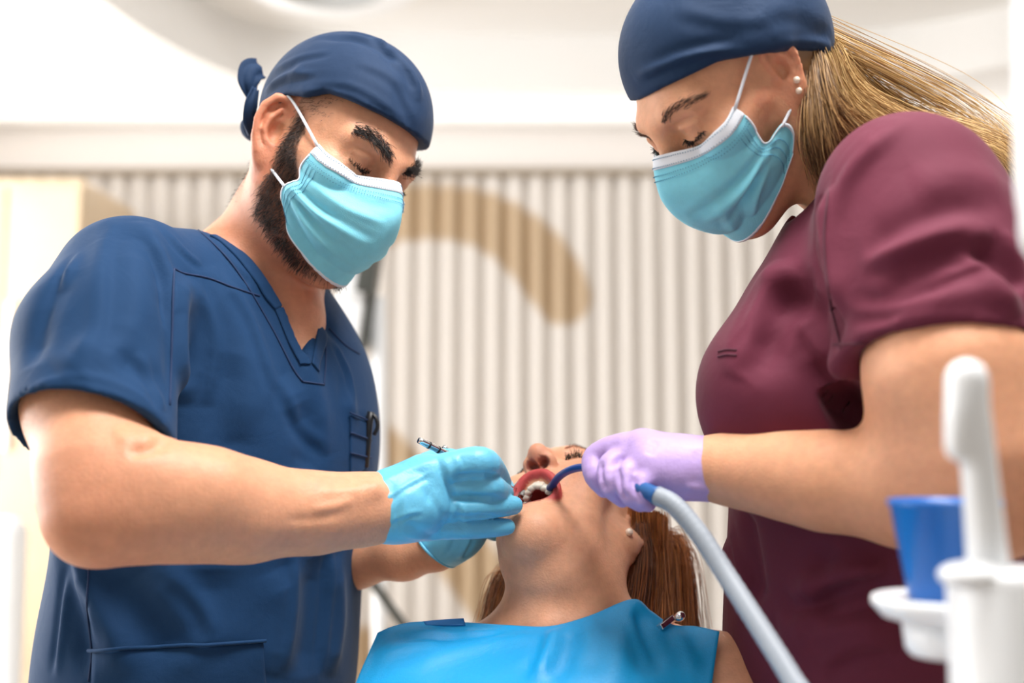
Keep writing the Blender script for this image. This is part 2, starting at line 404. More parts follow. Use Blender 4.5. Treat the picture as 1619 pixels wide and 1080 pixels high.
for i in range(n_):
    j = (i + 1) % n_; Q += [[i, j, n_ + j, n_ + i], [n_ + i, n_ + j, 2 * n_ + j, 2 * n_ + i]]
Q.append([2 * n_ + i for i in range(n_)])
struct(M(Vc, Q), 'ceiling', m_ceil)
# round lamp glass under the recess, smoke detector
p = on_plane(520, -22, (0, 0, Z_CEIL + .12), up)
t_ = empty('ceiling_lamp', p, 'round white ceiling lamp with dark mirrored glass above the man in navy', 'lamp')
lathe([(.0, .0), (.30, .0), (.33, .02), (.33, .10), (.30, .11), (.0, .11)], p + up * .004, n=64, cap=False).obj('housing', m_white, t_)
lathe([(0, -.004), (.195, -.004), (.2, .0), (.2, .006)], p, n=64, cap=False).obj('glass', m_mirror, t_)
p = on_plane(1412, 72, (0, 0, Z_CEIL + H_REC), up)
t_ = empty('smoke_detector', p, 'small round grey detector on the ceiling recess right of the cap', 'detector')
lathe([(.0, -.05), (.045, -.05), (.06, -.03), (.075, -.005), (.075, .0)], p, n=32, cap=False).obj('body', mat('grey_plastic', srgb(150, 140, 132), .5), t_)
# fluted slats on the back wall: each one a piece, the printed leaf shapes lie on them
def in_band(P, pts, wd):
    d, t = seg_dist(P, np.array(pts, float)); return np.clip((np.interp(t, np.linspace(0, 1, len(wd)), wd) - d) / .02 + .5, 0, 1)
def wpx(x, y): p = on_plane(x, y, (0, D_WALL, 0), V3(0, 1, 0)); return (p[0], p[2])
band1 = resamp([wpx(*q) for q in ((430, 420), (520, 365), (620, 342), (700, 338), (770, 352), (830, 390), (865, 430), (890, 470))], 40)
band2 = resamp([wpx(*q) for q in ((440, 640), (560, 690), (640, 760), (720, 860), (790, 960), (840, 1060))], 30)
band3 = resamp([wpx(*q) for q in ((380, 1010), (520, 1030), (640, 1040), (760, 1060))], 20)
PER = .1005; Z_TOP = on_plane(800, 281, (0, D_WALL, 0), V3(0, 1, 0))[2]
c_w, c_b = np.array(srgb(220, 214, 208)), np.array(srgb(186, 162, 132))
prof = [(-.5, 0), (-.42, .004), (-.40, .012), (-.30, .030), (-.15, .042), (0, .046), (.15, .042), (.30, .030), (.40, .012), (.42, .004), (.5, 0)]
zz = np.linspace(.1, Z_TOP, 110)
for i in range(-32, 33):
    x0 = i * PER + .02
    P = np.array([[(x0 + a * PER, D_WALL - b, z) for a, b in prof] for z in zz])
    g = grid_mesh(P); q = g.V[:, [0, 2]]
    mk = np.maximum(np.maximum(in_band(q, band1, [.17, .16, .13, .125, .13, .14, .145, .13]), in_band(q, band2, [.13, .13, .13, .13])), in_band(q, band3, [.12, .12]))
    g.col = c_w + mk[:, None] * (c_b - c_w)
    g.Q = g.Q
    g.obj('slat', m_slat, wall_back)
cube((0, D_WALL - .012, Z_TOP + .014), (3.3, .05, .016)).obj('slat_shadow_rail', mat('shadow_gap_taupe', srgb(150, 136, 118), .5), wall_back, False)  # rail coloured dark to stand for the shadow gap above the slats
# pale wood panelling on the left, in front of the slats
t_ = empty('wall_cabinet', (-2.28, 4.5, 0), 'tall pale wood cabinet with slim white handles at the left edge', 'cabinet')
z2 = on_plane(60, 280, (0, 4.3, 0), V3(0, 1, 0))[2]
xr = on_plane(127, 400, (0, 4.3, 0), V3(0, 1, 0))[0]
bevel(cube(((-3.2 + xr) / 2, 4.62, z2 / 2), ((xr + 3.2) / 2, .30, z2 / 2)).obj('body', m_wood, t_, False), .01)
for k in range(4):
    a = xr - .005 - k * .29
    d_ = bevel(cube((a - .14, 4.309, z2 / 2 + .02), (.139, .012, z2 / 2 - .06)).obj('door', m_wood, t_, False), .004)
    bevel(cube((a - .245, 4.285, 1.55), (.012, .012, .28)).obj('handle', m_white, d_, False), .006)
    bevel(cube((a - .245, 4.285, .75), (.012, .012, .22)).obj('handle', m_white, d_, False), .006)
# white padded thing low at the left edge: the shoulder of an office chair
t_ = empty('office_chair', (-1.62, 3.2, 0), 'white padded chair back at the lower left edge', 'chair')
f = Field((-2.0, 2.95, .5), (-1.2, 3.5, 1.25), .012)
pa = W(-40, 960, 3.3); f.box(pa, np.eye(3), (.14, .05, .26), .045); f.box(pa + [0, -.2, -.33], np.eye(3), (.2, .2, .04), .03, k=.05)
f.mesh(2).obj('padded_shell', m_white, t_)
tube([pa + [0, -.2, -.35], (pa[0], pa[1] - .2, .08)], .03, 12).obj('column', m_dark, t_)
for k in range(5):
    a = k * 2 * math.pi / 5; tube([(pa[0], pa[1] - .2, .09), (pa[0] + .26 * math.cos(a), pa[1] - .2 + .26 * math.sin(a), .03)], .02, 8).obj('foot', m_dark, t_)
# upright lamp / monitor arm behind the man's neck
t_ = empty('treatment_monitor', W(556, 470, 3.0), 'white upright screen edge with dark clamp behind the blue mask', 'monitor')
A, B = W(580, 330, 3.0), W(547, 560, 3.0)
ax = unit(A - B); sd = unit(np.cross(ax, [0, 1, 0])); Rm = np.stack([sd, np.cross(ax, sd), ax], 1)
bevel(cube((A + B) / 2, (.036, .05, np.linalg.norm(A - B) / 2), Rm).obj('panel', m_white, t_, False), .01)
bevel(cube((A + B) / 2 + sd * .046 * (1 if sd[0] > 0 else -1), (.009, .045, np.linalg.norm(A - B) / 2 - .02), Rm).obj('dark_edge', m_dark, t_, False), .003)
bevel(cube(W(583, 436, 2.95), (.024, .05, .045), Rm).obj('clamp', m_dark, t_, False), .006)
bevel(cube(W(594, 400, 2.95), (.016, .04, .035), Rm).obj('clamp', m_dark, t_, False), .006)
tube([W(598, 470, 3.05), W(600, 640, 3.05), W(600, 1200, 3.05), (W(600, 1200, 3.05)[0], W(600, 1200, 3.05)[1], .02)], .02, 12).obj('post', m_white, t_)
lathe([(0, 0), (.2, 0), (.2, .02), (.03, .04)], (W(600, 1200, 3.05)[0], W(600, 1200, 3.05)[1], 0.0), n=32).obj('base', m_white, t_)
# dark rod low behind the bib
t_ = empty('equipment_arm', W(640, 990, 2.6), 'thin dark metal rod slanting down behind the bib', 'arm')
tube([W(560, 870, 2.6), W(592, 925, 2.6), W(640, 992, 2.6), W(690, 1080, 2.6)], .011, 12).obj('rod', m_dark, t_)
q = W(690, 1080, 2.6); tube([q, (q[0] + .02, q[1], q[2] - .1), (q[0] + .02, q[1], .02)], .018, 12).obj('stand', m_dark, t_)
lathe([(0, 0), (.18, 0), (.18, .02), (.02, .03)], (q[0] + .02, q[1], 0), n=32).obj('base', m_dark, t_)

# ------------------------------------------------------------------ people: shared builders
def frame(Fv, Lv):
    Fv = unit(Fv); Lv = np.asarray(Lv, float); Lv = unit(Lv - Fv * (Fv @ Lv)); return np.stack([Fv, Lv, np.cross(Fv, Lv)], 1)
class Head:
    """local frame: x = face forward, y = the head's left, z = up, origin midway between the ears"""
    def __init__(s, R, T, sc=1.0): s.R = R; s.T = np.asarray(T, float); s.s = sc
    def w(s, *p): return s.T + s.R @ (np.array(p, float) * s.s)
    def W(s, P): return s.T + (np.asarray(P, float) * s.s) @ s.R.T
    def l(s, P): return ((np.asarray(P) - s.T) @ s.R) / s.s
    def ear(s, f, sd, sc=1.0, flare=.55, y0=.071):
        E0 = np.array([-.014, sd * y0, -.002]); A = np.array([-math.cos(flare), sd * math.sin(flare), 0]); B = unit([-.2, sd * .06, .98]); B = unit(B - A * (A @ B)); N = np.cross(A, B); N *= 1 if N[1] * sd > 0 else -1
        e = lambda a, b, o=0: s.w(*(E0 + (A * a + B * b + N * o) * sc))
        k = s.s * sc; Rw = s.R @ np.stack([A, B, N], 1)
        f.ell(e(.006, .002, -.002), Rw, np.array((.0165, .029, .0045)) * k, .004)
        f.ell(e(-.010, .0, -.008), Rw, np.array((.010, .026, .010)) * k, .006)
        f.ell(e(-.001, -.003, .004), Rw, np.array((.0085, .0125, .0075)) * k, .003, sub=True)
        f.ell(e(.0065, .018, .0045), Rw, np.array((.0065, .008, .0045)) * k, .003, sub=True)
        f.chain([(e(*p), r * k) for *p, r in ((-.009, .004, .002, .003), (-.012, .014, .003, .0034), (-.008, .026, .004, .0038), (.002, .0325, .005, .0042), (.013, .029, .005, .0042), (.020, .017, .005, .004), (.0205, .003, .005, .0036), (.016, -.012, .004, .0036), (.008, -.024, .002, .005))], .0025)
        f.chain([(e(*p), r * k) for *p, r in ((.004, .020, .003, .0028), (.010, .008, .004, .003), (.010, -.004, .004, .003), (.005, -.0125, .004, .003), (-.003, -.016, .003, .003))], .0025)
        f.ell(e(.001, -.026, .001), Rw, np.array((.0085, .0095, .0045)) * k, .004)
        f.ell(e(-.0105, -.005, .003), Rw, np.array((.004, .007, .0045)) * k, .003)
        return e
    def skull(s, f, fem=False, open_mouth=False, cran=((-.012, 0, .042), (.096, .074, .086))):
        R = s.R; k = s.s; E = lambda c, r, kk=.02, **kw: f.ell(s.w(*c), R, np.array(r) * k, kk * k, **kw)
        C = lambda pts, kk=.01, **kw: f.chain([(s.w(*p[:3]), p[3] * k) for p in pts], kk * k, **kw)
        E(*cran)
        E((.034, 0, .005), (.056, .058, .085), .025)
        E((.035, 0, -.055), (.048, .046, .055), .03)
        for y in (-1, 1):
            C([(-.004, y * .051, -.020, .014), (.000, y * .048, -.058, .014), (.038, y * .032, -.090, .015), (.070, y * .010, -.106, .014)], .03)
            E((.060, y * .043, -.020), (.024, .018, .016), .025)
            C([(.022, y * .060, -.010, .010), (.055, y * .050, -.012, .011)], .02)
        E((.073, 0, -.100), (.019, .021, .017), .02)
        if not fem: C([(.070, -.046, .026, .010), (.084, -.024, .027, .011), (.085, 0, .022, .009), (.084, .024, .027, .011), (.070, .046, .026, .010)], .015)
        else: C([(.068, -.044, .028, .009), (.083, -.02, .030, .010), (.083, .02, .030, .010), (.068, .044, .028, .009)], .02)
        for y in (-1, 1):
            E((.093, y * .031, .009), (.016, .020, .0115), .014, sub=True)
            E((.0705, y * .032, .009), (.0145, .0165, .0135), .004)
            C([(.0805, y * .018, .013, .003), (.0855, y * .031, .0165, .0032), (.0775, y * .046, .0135, .003)], .004)   # upper lid
            C([(.0805, y * .018, .001, .0028), (.0845, y * .031, -.0025, .003), (.0765, y * .045, .001, .0028)], .006)
        C([(.086, 0, .020, .0085), (.098, 0, -.002, .0085), (.107, 0, -.024, .0095)], .014)
        E((.104, 0, -.026), (.0115, .0115, .0095), .008)
        for y in (-1, 1): E((.094, y * .0135, -.029), (.0105, .0065, .0075), .006)
        E((.086, 0, -.05), (.014, .026, .02), .02)
        if open_mouth is False:
            C([(.086, -.022, -.064, .004), (.098, -.008, -.060, .005), (.098, .008, -.060, .005), (.086, .022, -.064, .004)], .008)
            C([(.086, -.020, -.069, .004), (.096, 0, -.071, .006), (.086, .020, -.069, .004)], .008)
def skin_cols(m, base, hd=None, red=1.0):
    c = np.tile(np.array(base), (len(m.V), 1))
    return c
def blend(c, wgt, col): return c + wgt[:, None] * (np.array(col) - c)
def hairs(m, lines, n, length, r, lean, spread=.3, wid=.004, seed=1, pxline=True):
    """short hairs growing along a line on mesh m, leaning along the line"""
    g = np.random.default_rng(seed); out = []
    P = resamp(np.array(lines, float), 40); H = []
    for p in P:
        h, nn = (m.hit(*p) if pxline else m.near(p))
        if h is not None: H.append((h, nn))
    H = [(h, nn) for h, nn in H]
    for i in range(n):
        t = g.random() * (len(H) - 1.001); k = int(t); h = H[k][0] * (1 - t + k) + H[k + 1][0] * (t - k); nn = H[k][1]; dr = unit(H[k + 1][0] - H[k][0]); cr = np.cross(nn, dr)
        wloc = wid * (np.sin(math.pi * (.12 + .8 * t / len(H))) ** .6)
        q = h + cr * g.normal() * wloc * .5
        d = unit(dr * lean[0] + cr * lean[1] + nn * .35 + g.normal(size=3) * spread); L = length * (.6 + .6 * g.random())
        out.append([q - nn * .0006, q + d * L * .5, q + (d - nn * .12) * L])
    return strands(np.array(out), r, r * .4)
def mask_net(hd, sd, adj=None):
    """half control net (side edge -> centre), mirrored; rows run from top edge to chin"""
    rows = [[(.049, .0625, .002), (.066, .055, -.006), (.086, .036, -.006), (.102, .016, .003), (.110, 0, .008)],
            [(.047, .0665, -.012), (.070, .058, -.018), (.093, .038, -.018), (.113, .017, -.010), (.122, 0, -.005)],
            [(.042, .0690, -.026), (.070, .061, -.034), (.099, .042, -.035), (.122, .020, -.032), (.133, 0, -.029)],
            [(.034, .0690, -.042), (.066, .064, -.050), (.100, .045, -.055), (.122, .022, -.056), (.131, 0, -.056)],
            [(.022, .0690, -.054), (.058, .063, -.068), (.093, .044, -.078), (.113, .022, -.082), (.121, 0, -.083)],
            [(.022, .0660, -.070), (.052, .057, -.089), (.081, .038, -.102), (.098, .019, -.108), (.105, 0, -.109)],
            [(.029, .0580, -.087), (.050, .047, -.107), (.068, .031, -.119), (.078, .016, -.124), (.082, 0, -.126)]]
    rows = [[np.array(p) for p in r] for r in rows]
    for k_, dz in ((4, .004), (5, .010), (6, .016)):
        for p in rows[k_]: p[2] += dz
    if adj: adj(rows)
    full = [[p * [1, sd, 1] for p in r] + [p * [1, -sd, 1] for p in r[-2::-1]] for r in rows]
    return [[hd.w(*p) for p in r] for r in full]
def push_out(m, body, gap=.0028):
    for i, v in enumerate(m.V):
        p, n = body.near(v); d = (v - p) @ n
        if d < gap and np.linalg.norm(v - p) < .03: m.V[i] = p + n * gap
def make_mask(hd, sd, par, creases, ear_pts, adj=None, label=None, body=None):
    rows = mask_net(hd, sd, adj); NU, NV = 91, 61
    P = net(rows, NU, NV); m = grid_mesh(P)
    n = m.normals(); cen = hd.w(.02, 0, -.05)
    if ((m.V - cen) * n).sum() < 0: m.Q = m.Q[:, ::-1].copy()
    N = m.normals()
    uv = lambda u, v: P[int(round(v * (NV - 1))), int(round(u * (NU - 1)))]
    for pts, amp, sg in creases: fold(m, [uv(*q) for q in pts], amp * 1.5, sg * .85, px=False, N=N)
    if body is not None:
        push_out(m, body); m.smooth(1, .3); push_out(m, body, .0022)
    P2 = m.V.reshape(NV, NU, 3); N2 = m.normals().reshape(NV, NU, 3)
    o = solid(m.obj('face_mask', m_mask, par), .0018)
    if label: o['label'] = label
    def strip(a, b, c, d, lift, name, mt, th=.001):
        g = grid_mesh((P2 + N2 * lift)[a:b, c:d]); nn = g.normals()
        if (nn * N2[a:b, c:d].reshape(-1, 3)).sum() < 0: g.Q = g.Q[:, ::-1].copy()
        return solid(g.obj(name, mt, o), th)
    strip(0, 9, 0, NU, .0007, 'nose_strip', m_maskw)
    strip(NV - 2, NV, 0, NU, .0007, 'chin_hem', m_maskw)
    strip(9, NV - 2, 0, 2, .0007, 'side_hem', m_maskw); strip(9, NV - 2, NU - 2, NU, .0007, 'side_hem', m_maskw)
    # rows of embossed stitch dots along the hems
    dots = []
    for v in (2, 7, 11, 13): dots += [P2[v, u] + N2[v, u] * .0009 for u in range(2, NU - 2, 1)]
    for u in (4, 6, 8):
        for v in range(14, NV - 3): dots += [P2[v, u] + N2[v, u] * .0004, P2[v, NU - 1 - u] + N2[v, NU - 1 - u] * .0004]
    Vd = []; Qd = []
    for q in dots:
        b = len(Vd); r = .0006; Vd += [q + np.array(e) * r for e in ((1, 0, 0), (-1, 0, 0), (0, 1, 0), (0, -1, 0), (0, 0, 1), (0, 0, -1))]
        Qd += [[b, b + 2, b + 4], [b + 2, b + 1, b + 4], [b + 1, b + 3, b + 4], [b + 3, b, b + 4], [b + 2, b, b + 5], [b + 1, b + 2, b + 5], [b + 3, b + 1, b + 5], [b, b + 3, b + 5]]
    st = M(np.array(Vd), np.array(Qd, np.int32)).obj('stitching', m_maskd, o); st['kind'] = 'stuff'
    for side in (1, -1):
        up_, lo_ = (P2[2, 1], P2[40, 1]) if side == 1 else (P2[2, NU - 2], P2[40, NU - 2])
        e = [hd.w(p[0], p[1] * sd * side, p[2]) for p in ear_pts]
        tube(resamp([up_] + e + [lo_], 50), .0016, 8).obj('ear_loop', m_maskw, o)
    return m, o

# ------------------------------------------------------------------ the man in navy
man = empty('person', (-.36, 1.26, 0), 'man in navy scrubs, navy cap and blue gloves leaning over the patient', 'person')
H1 = Head(frame((.728, -.535, -.428), (.508, .841, -.187)), V3(-.2023, 1.2275, .3238 + CAMZ), 1.0)
SR, SL = W(192, 456, 1.13), W(500, 602, 1.36)
Lt = unit(SL - SR); Ut = unit(V3(.06, .02, 1) - Lt * (V3(.06, .02, 1) @ Lt)); Ft = np.cross(Ut, -Lt); Ft = Ft if Ft[0] > 0 else -Ft
RT = np.stack([Lt, Ft, Ut], 1)
armR = [(SR, .062), S(146, 640, 1.025, 95), S(152, 755, .968, 82), S(146, 822, .945, 57), S(190, 802, .955, 72), S(250, 794, .972, 80), S(330, 800, .995, 75), S(400, 809, 1.015, 67), S(500, 811, 1.045, 54), S(580, 805, 1.07, 46), S(650, 795, 1.09, 46)]
armL = [(SL, .058), S(500, 760, 1.38, 62), S(500, 870, 1.36, 50), S(560, 878, 1.31, 48), S(640, 874, 1.26, 38), S(690, 868, 1.235, 29), S(712, 858, 1.23, 26)]
f = Field((-.47, .84, 1.02), (-.03, 1.50, 1.72), .0024)
H1.skull(f)
e1 = H1.ear(f, -1, 1.10, .75); H1.ear(f, 1, 1.10, .75)
NB = W(402, 425, 1.30)
f.chain([(H1.w(-.022, 0, -.035), .056), (H1.w(-.02, 0, -.085), .055), (NB, .062), (NB + V3(.0, .0, -.08), .075)], .025)
f.chain([(H1.w(-.012, -.05, -.045), .016), (W(452, 445, 1.27), .014)], .03)            # neck muscle
f.chain([(H1.w(.05, 0, -.09), .03), (H1.w(.01, 0, -.105), .03)], .03)
f.ell(W(414, 565, 1.275), RT, (.10, .062, .12), .03)                                 # chest under the shirt
f.chain([(NB + V3(0, 0, -.02), .05), (SR * .6 + NB * .4, .05)], .04)
f.chain([(NB + V3(0, 0, -.03), .05), (SL * .45 + NB * .55, .04)], .04)
f.chain([(W(438, 440, 1.28), .042), (W(461, 500, 1.25), .034), (W(473, 566, 1.234), .03)], .02)      # breastbone in the V
f.chain(armR[:4], .01, kin=.03); f.chain(armR[3:], .03, kin=.03)
f.chain(armL, .01, kin=.02)
f.chain([S(590, 775, 1.045, 10), S(540, 790, 1.03, 10), S(470, 800, 1.02, 14)], .012)   # tendon
f.chain([S(232, 745, .95, 34), S(330, 770, .975, 44)], .03)                            # brachioradialis
body = f.mesh(2)
folds(body, [([(268, 690), (242, 708), (200, 716)], -.004, .0045), ([(245, 700), (215, 690), (180, 695)], .003, .008), ([(560, 790), (530, 800), (490, 806)], .0015, .003), ([(545, 812), (500, 820), (450, 822)], -.0012, .003), ([(570, 772), (540, 776), (500, 778)], .001, .003), ([(110, 840), (140, 858), (180, 862)], -.0015, .006)])
base = np.array(srgb(218, 158, 124)); c = np.tile(base, (len(body.V), 1))
lv = H1.l(body.V); N = body.normals()
x, y, z = lv.T; near_head = (np.linalg.norm(lv, axis=1) < .2)
sm = lambda a, b, t: np.clip((t - a) / (b - a), 0, 1) ** 2 * (3 - 2 * np.clip((t - a) / (b - a), 0, 1))
cheek = np.interp(x, [.0, .02, .034, .05, .07, .09], [.03, .018, -.03, -.052, -.056, -.05])
beard = near_head * sm(.010, -.006, z - cheek) * sm(-.004, .010, x + .08 * np.clip(-z - .05, 0, 1)) * sm(-.128, -.112, z - .55 * np.clip(.055 - x, 0, .1)) * (np.abs(y) > .0)
earz = near_head * (np.abs(y) > .0705) * (x < .001 + .3 * np.clip(-.02 - z, 0, 1))
beard *= 1 - earz
temple = near_head * sm(.022, .04, z) * sm(.052, .022, x) * (x > -.02) * (1 - earz) * (z < .08)
nape = near_head * sm(-.03, -.045, x) * sm(-.10, -.06, z) * (z < .06) * (1 - earz)
c = blend(c, np.clip(beard * .85, 0, 1), srgb(78, 60, 52)); c = blend(c, temple * .42, srgb(96, 76, 66)); c = blend(c, nape * .5, srgb(96, 80, 72))
c = blend(c, earz * .35, srgb(214, 112, 88))
c = blend(c, near_head * np.exp(-((x - .1) ** 2 + y ** 2 + (z + .01) ** 2) / .0012) * .25, srgb(200, 110, 88))
neckm = sm(.16, .05, np.linalg.norm(body.V - (NB + V3(.03, -.05, 0)), axis=1)); c = blend(c, neckm * .35, srgb(196, 112, 84))
el = np.linalg.norm(body.V - armR[3][0], axis=1); c = blend(c, sm(.1, .02, el) * .35, srgb(205, 125, 100))
body.col = c
bo = body.obj('body', m_skin, man)
# ---- mask
def adj1(rows):
    for k, v in ((3, (.047, .068, -.038)), (4, (.035, .0705, -.050)), (5, (.036, .068, -.062)), (6, (.042, .058, -.073))): rows[k][0][:] = v
m1, mo1 = make_mask(H1, -1, man, [
    ([(.02, .56), (.20, .52), (.45, .50)], -.0032, .0035), ([(.02, .60), (.2, .575), (.42, .57)], .0030, .0035), ([(.03, .62), (.2, .66), (.42, .68)], -.0028, .0035), ([(.04, .64), (.18, .72), (.38, .76)], .0026, .0045), ([(.05, .64), (.15, .78), (.3, .90)], -.0022, .0045), ([(.05, .40), (.25, .40), (.45, .38)], .002, .004),
    ([(.95, .56), (.8, .52), (.55, .50)], -.003, .004), ([(.95, .62), (.8, .66), (.58, .68)], -.0028, .004), ([(.1, .25), (.3, .28), (.48, .26)], -.0012, .005), ([(.02, .5), (.06, .6), (.02, .68)], .003, .006)],
    [(-.008, .0775, .034), (-.024, .0775, .030), (-.033, .075, .005), (-.026, .070, -.022), (-.012, .069, -.034)], body=body, adj=adj1)

# beard, temple and nape hair
def grow(m, wgt, n, L, r, down, seed, name, mt, par, hd, jit=.5, cull=None):
    g = np.random.default_rng(seed); idx = g.choice(len(m.V), n, p=wgt / wgt.sum())
    if cull is not None:
        keep = []
        for i_ in idx:
            p_, n_ = cull.near(m.V[i_]); d_ = m.V[i_] - p_; l_ = np.linalg.norm(d_)
            keep.append(not (l_ < .035 and d_ @ n_ < -.75 * l_))
        idx = idx[np.array(keep)]; n = len(idx)
    N = m.normals()[idx]; p = m.V[idx] + g.normal(size=(n, 3)) * .0012
    d = hd.R @ np.array(down); dd = N * .55 + d + g.normal(size=(n, 3)) * jit * .5; dd /= np.linalg.norm(dd, axis=1, keepdims=True); ln = (L * (.5 + g.random(n)))[:, None]
    o = strands(np.stack([p - N * .001, p + dd * ln * .5, p + (dd * .9 - N * .1) * ln], 1), r, r * .35).obj(name, mt, par); return o
grow(body, beard ** 2 + 1e-9, 9500, .008, .00026, (.15, 0, -.8), 3, 'beard', m_beard, man, H1, cull=m1)
grow(body, temple + 1e-9, 900, .005, .00018, (-.3, 0, -.6), 4, 'temple_hair', m_hairblack, man, H1)
grow(body, nape + 1e-9, 900, .004, .00018, (-.2, 0, -.8), 5, 'nape_hair', m_hairblack, man, H1)
hairs(body, [(556, 205), (580, 209), (600, 223), (616, 243)], 420, .011, .00032, (.75, -.45), .22, .009, 6).obj('eyebrow', m_hairblack, man)
hairs(body, [H1.w(.092, .014, .024), H1.w(.088, .028, .031), H1.w(.078, .044, .031)], 420, .011, .00032, (.8, .4), .22, .009, 7, False).obj('eyebrow', m_hairblack, man)
for sy, sdn in ((-1, 8), (1, 9)):
    hairs(body, [H1.w(.0845, sy * .019, .0035), H1.w(.0885, sy * .031, -.0005), H1.w(.0805, sy * .047, .003)], 110, .0055, .0004, (.25, .2 * sy), .2, .0012, sdn, False).obj('eyelashes', m_hairblack, man)

# ---- scrub top
f = Field((-.56, .92, .72), (-.06, 1.62, 1.52), .0032)
f.ell(W(362, 665, 1.275), RT, (.198, .135, .195), .05)
f.ell(W(328, 900, 1.275), RT, (.170, .142, .26), .08)
f.ell(W(318, 1150, 1.275), RT, (.178, .150, .26), .08)
f.chain([(SR + V3(.01, .02, 0), .070), (NB + V3(-.012, .01, -.045), .070)], .05)
f.chain([(NB + V3(-.012, .01, -.045), .066), (SL + V3(-.015, 0, -.005), .052)], .04)
f.chain([(NB + V3(-.02, .02, -.03), .07), (NB + V3(-.005, .01, .002), .066)], .03)
hemR = armR[0][0] * .44 + armR[1][0] * .56; axR = unit(armR[1][0] - armR[0][0])
f.chain([(SR + V3(.005, .01, .0), .074), (W(156, 540, 1.07), .072), (W(140, 780, .965), .0715)], .008)
f.chain([(SL, .054), S(495, 800, 1.385, 80)], .02)
# sleeve opening: slice square to the arm, hollow it out
pc = W(134, 694, 1.0)
def beyond(X, Y, Z):
    d = (X - pc[0]) * axh[0] + (Y - pc[1]) * axh[1] + (Z - pc[2]) * axh[2]
    r = np.sqrt((X - pc[0]) ** 2 + (Y - pc[1]) ** 2 + (Z - pc[2]) ** 2) - .14
    return np.maximum(-d, r)
axh = unit(axR * 1.0 + V3(-.10, -.02, -.12))
f.put(beyond, pc - .14, pc + .14, .003, sub=True)
f.chain([(W(146, 640, 1.025), .050), (pc, .0625), (pc + axh * .05, .070)], .006, sub=True)
# V-neck: two wedges between points of the neckline, cut out of the cloth
A, Pm, B, C = f.ray(334, 366), f.ray(449, 484), f.ray(484, 578), f.ray(500, 505)
A2 = A + (A - Pm) * .4; C2 = W(499, 436, np.dot(C - C_O, C_F) + .035)
nv = unit(np.cross(Pm - B, C - B)); nv = nv if nv @ (C_O - B) > 0 else -nv
def wedge(T, dp):
    def fn(X, Y, Z):
        out = None
        for p, q, r in ((T[0], T[1], T[2]), (T[1], T[2], T[0]), (T[2], T[0], T[1])):
            n = unit(np.cross(q - p, nv)); n = n if n @ (r - p) < 0 else -n
            d = (X - p[0]) * n[0] + (Y - p[1]) * n[1] + (Z - p[2]) * n[2]; out = d if out is None else np.maximum(out, d)
        return np.maximum(out, np.abs((X - B[0]) * nv[0] + (Y - B[1]) * nv[1] + (Z - B[2]) * nv[2]) - dp)
    f.put(fn, np.min(T, 0) - dp, np.max(T, 0) + dp, .003, sub=True)
wedge([A2, Pm, C2], .085); wedge([Pm, B, C2], .05)
f.chain([(W(395, 375, 1.25), .048), (W(350, 332, 1.265), .054)], .006, sub=True)
f.chain([(H1.w(-.02, 0, -.07), .066), (NB + V3(.0, -.0, .01), .064)], .008, sub=True)
f.cut(lambda X, Y, Z: .80 - Z + 0 * X + 0 * Y)
top = f.mesh(3)
folds(top, [
    ([(170, 345), (150, 420), (142, 520), (118, 600)], .0035, .006), ([(105, 430), (70, 500), (50, 580)], -.004, .009), ([(200, 380), (215, 470), (190, 560)], .004, .012),
    ([(232, 400), (262, 470), (268, 560), (262, 660)], -.002, .008), ([(285, 430), (280, 520), (285, 640)], .006, .010), ([(225, 350), (255, 420), (275, 500)], .004, .008),
    ([(290, 440), (320, 520), (310, 640)], .004, .012), ([(330, 420), (370, 500), (390, 600), (380, 700)], .0035, .014), ([(410, 450), (440, 540), (470, 620)], -.003, .012), ([(430, 440), (465, 520), (500, 620), (520, 720)], .003, .010),
    ([(360, 560), (350, 650), (370, 740)], -.003, .016), ([(520, 520), (545, 600), (560, 680)], .003, .008), ([(505, 480), (535, 560), (548, 640)], -.003, .008),
    ([(90, 860), (120, 960), (140, 1070)], -.005, .010), ([(105, 870), (140, 950), (180, 1010), (210, 1070)], .006, .012), ([(150, 890), (220, 970), (270, 1060)], -.006, .018), ([(230, 900), (300, 970), (330, 1050)], .005, .02), ([(330, 900), (320, 980), (300, 1050)], -.004, .018),
    ([(440, 900), (450, 980), (430, 1070)], .004, .016), ([(500, 880), (490, 980), (480, 1070)], -.004, .013), ([(530, 880), (535, 980), (520, 1070)], .004, .010), ([(470, 640), (490, 700), (480, 750)], -.003, .014),
    ([(180, 560), (230, 590), (262, 600)], -.003, .010), ([(90, 590), (140, 560), (200, 575)], .0025, .012),
    ([(30, 628), (80, 602), (150, 598), (215, 622), (256, 662)], .0009, .003),
    ([(175, 350), (155, 420), (148, 520), (122, 605)], .0022, .005, 1), ([(120, 400), (85, 460), (62, 530)], .0020, .004, 1), ([(232, 380), (258, 440), (266, 520)], .0022, .005, 1), ([(300, 450), (330, 540), (322, 640)], .0018, .006, 1), ([(345, 440), (395, 520), (430, 620)], .0016, .006, 1), ([(440, 600), (470, 670), (520, 720)], .0014, .006, 1),
    ([(112, 875), (140, 940), (150, 1010)], .0022, .005, 1), ([(140, 930), (165, 985), (185, 1020)], .0024, .005, 1), ([(250, 900), (310, 960), (330, 1010)], .0016, .007, 1), ([(100, 890), (95, 980), (85, 1070)], .0018, .005, 1), ([(460, 870), (455, 960), (440, 1060)], .0018, .006, 1), ([(520, 860), (515, 960), (505, 1060)], .0018, .005, 1),
    ([(525, 540), (548, 590), (556, 640)], .0016, .004, 1), ([(210, 560), (240, 600), (255, 650)], .0016, .005, 1), ([(330, 370), (370, 420), (400, 450)], .0012, .004, 1), ([(250, 355), (290, 400), (320, 425)], .0012, .004, 1)], 1.7)
to = top.obj('scrub_top', m_navy, man)
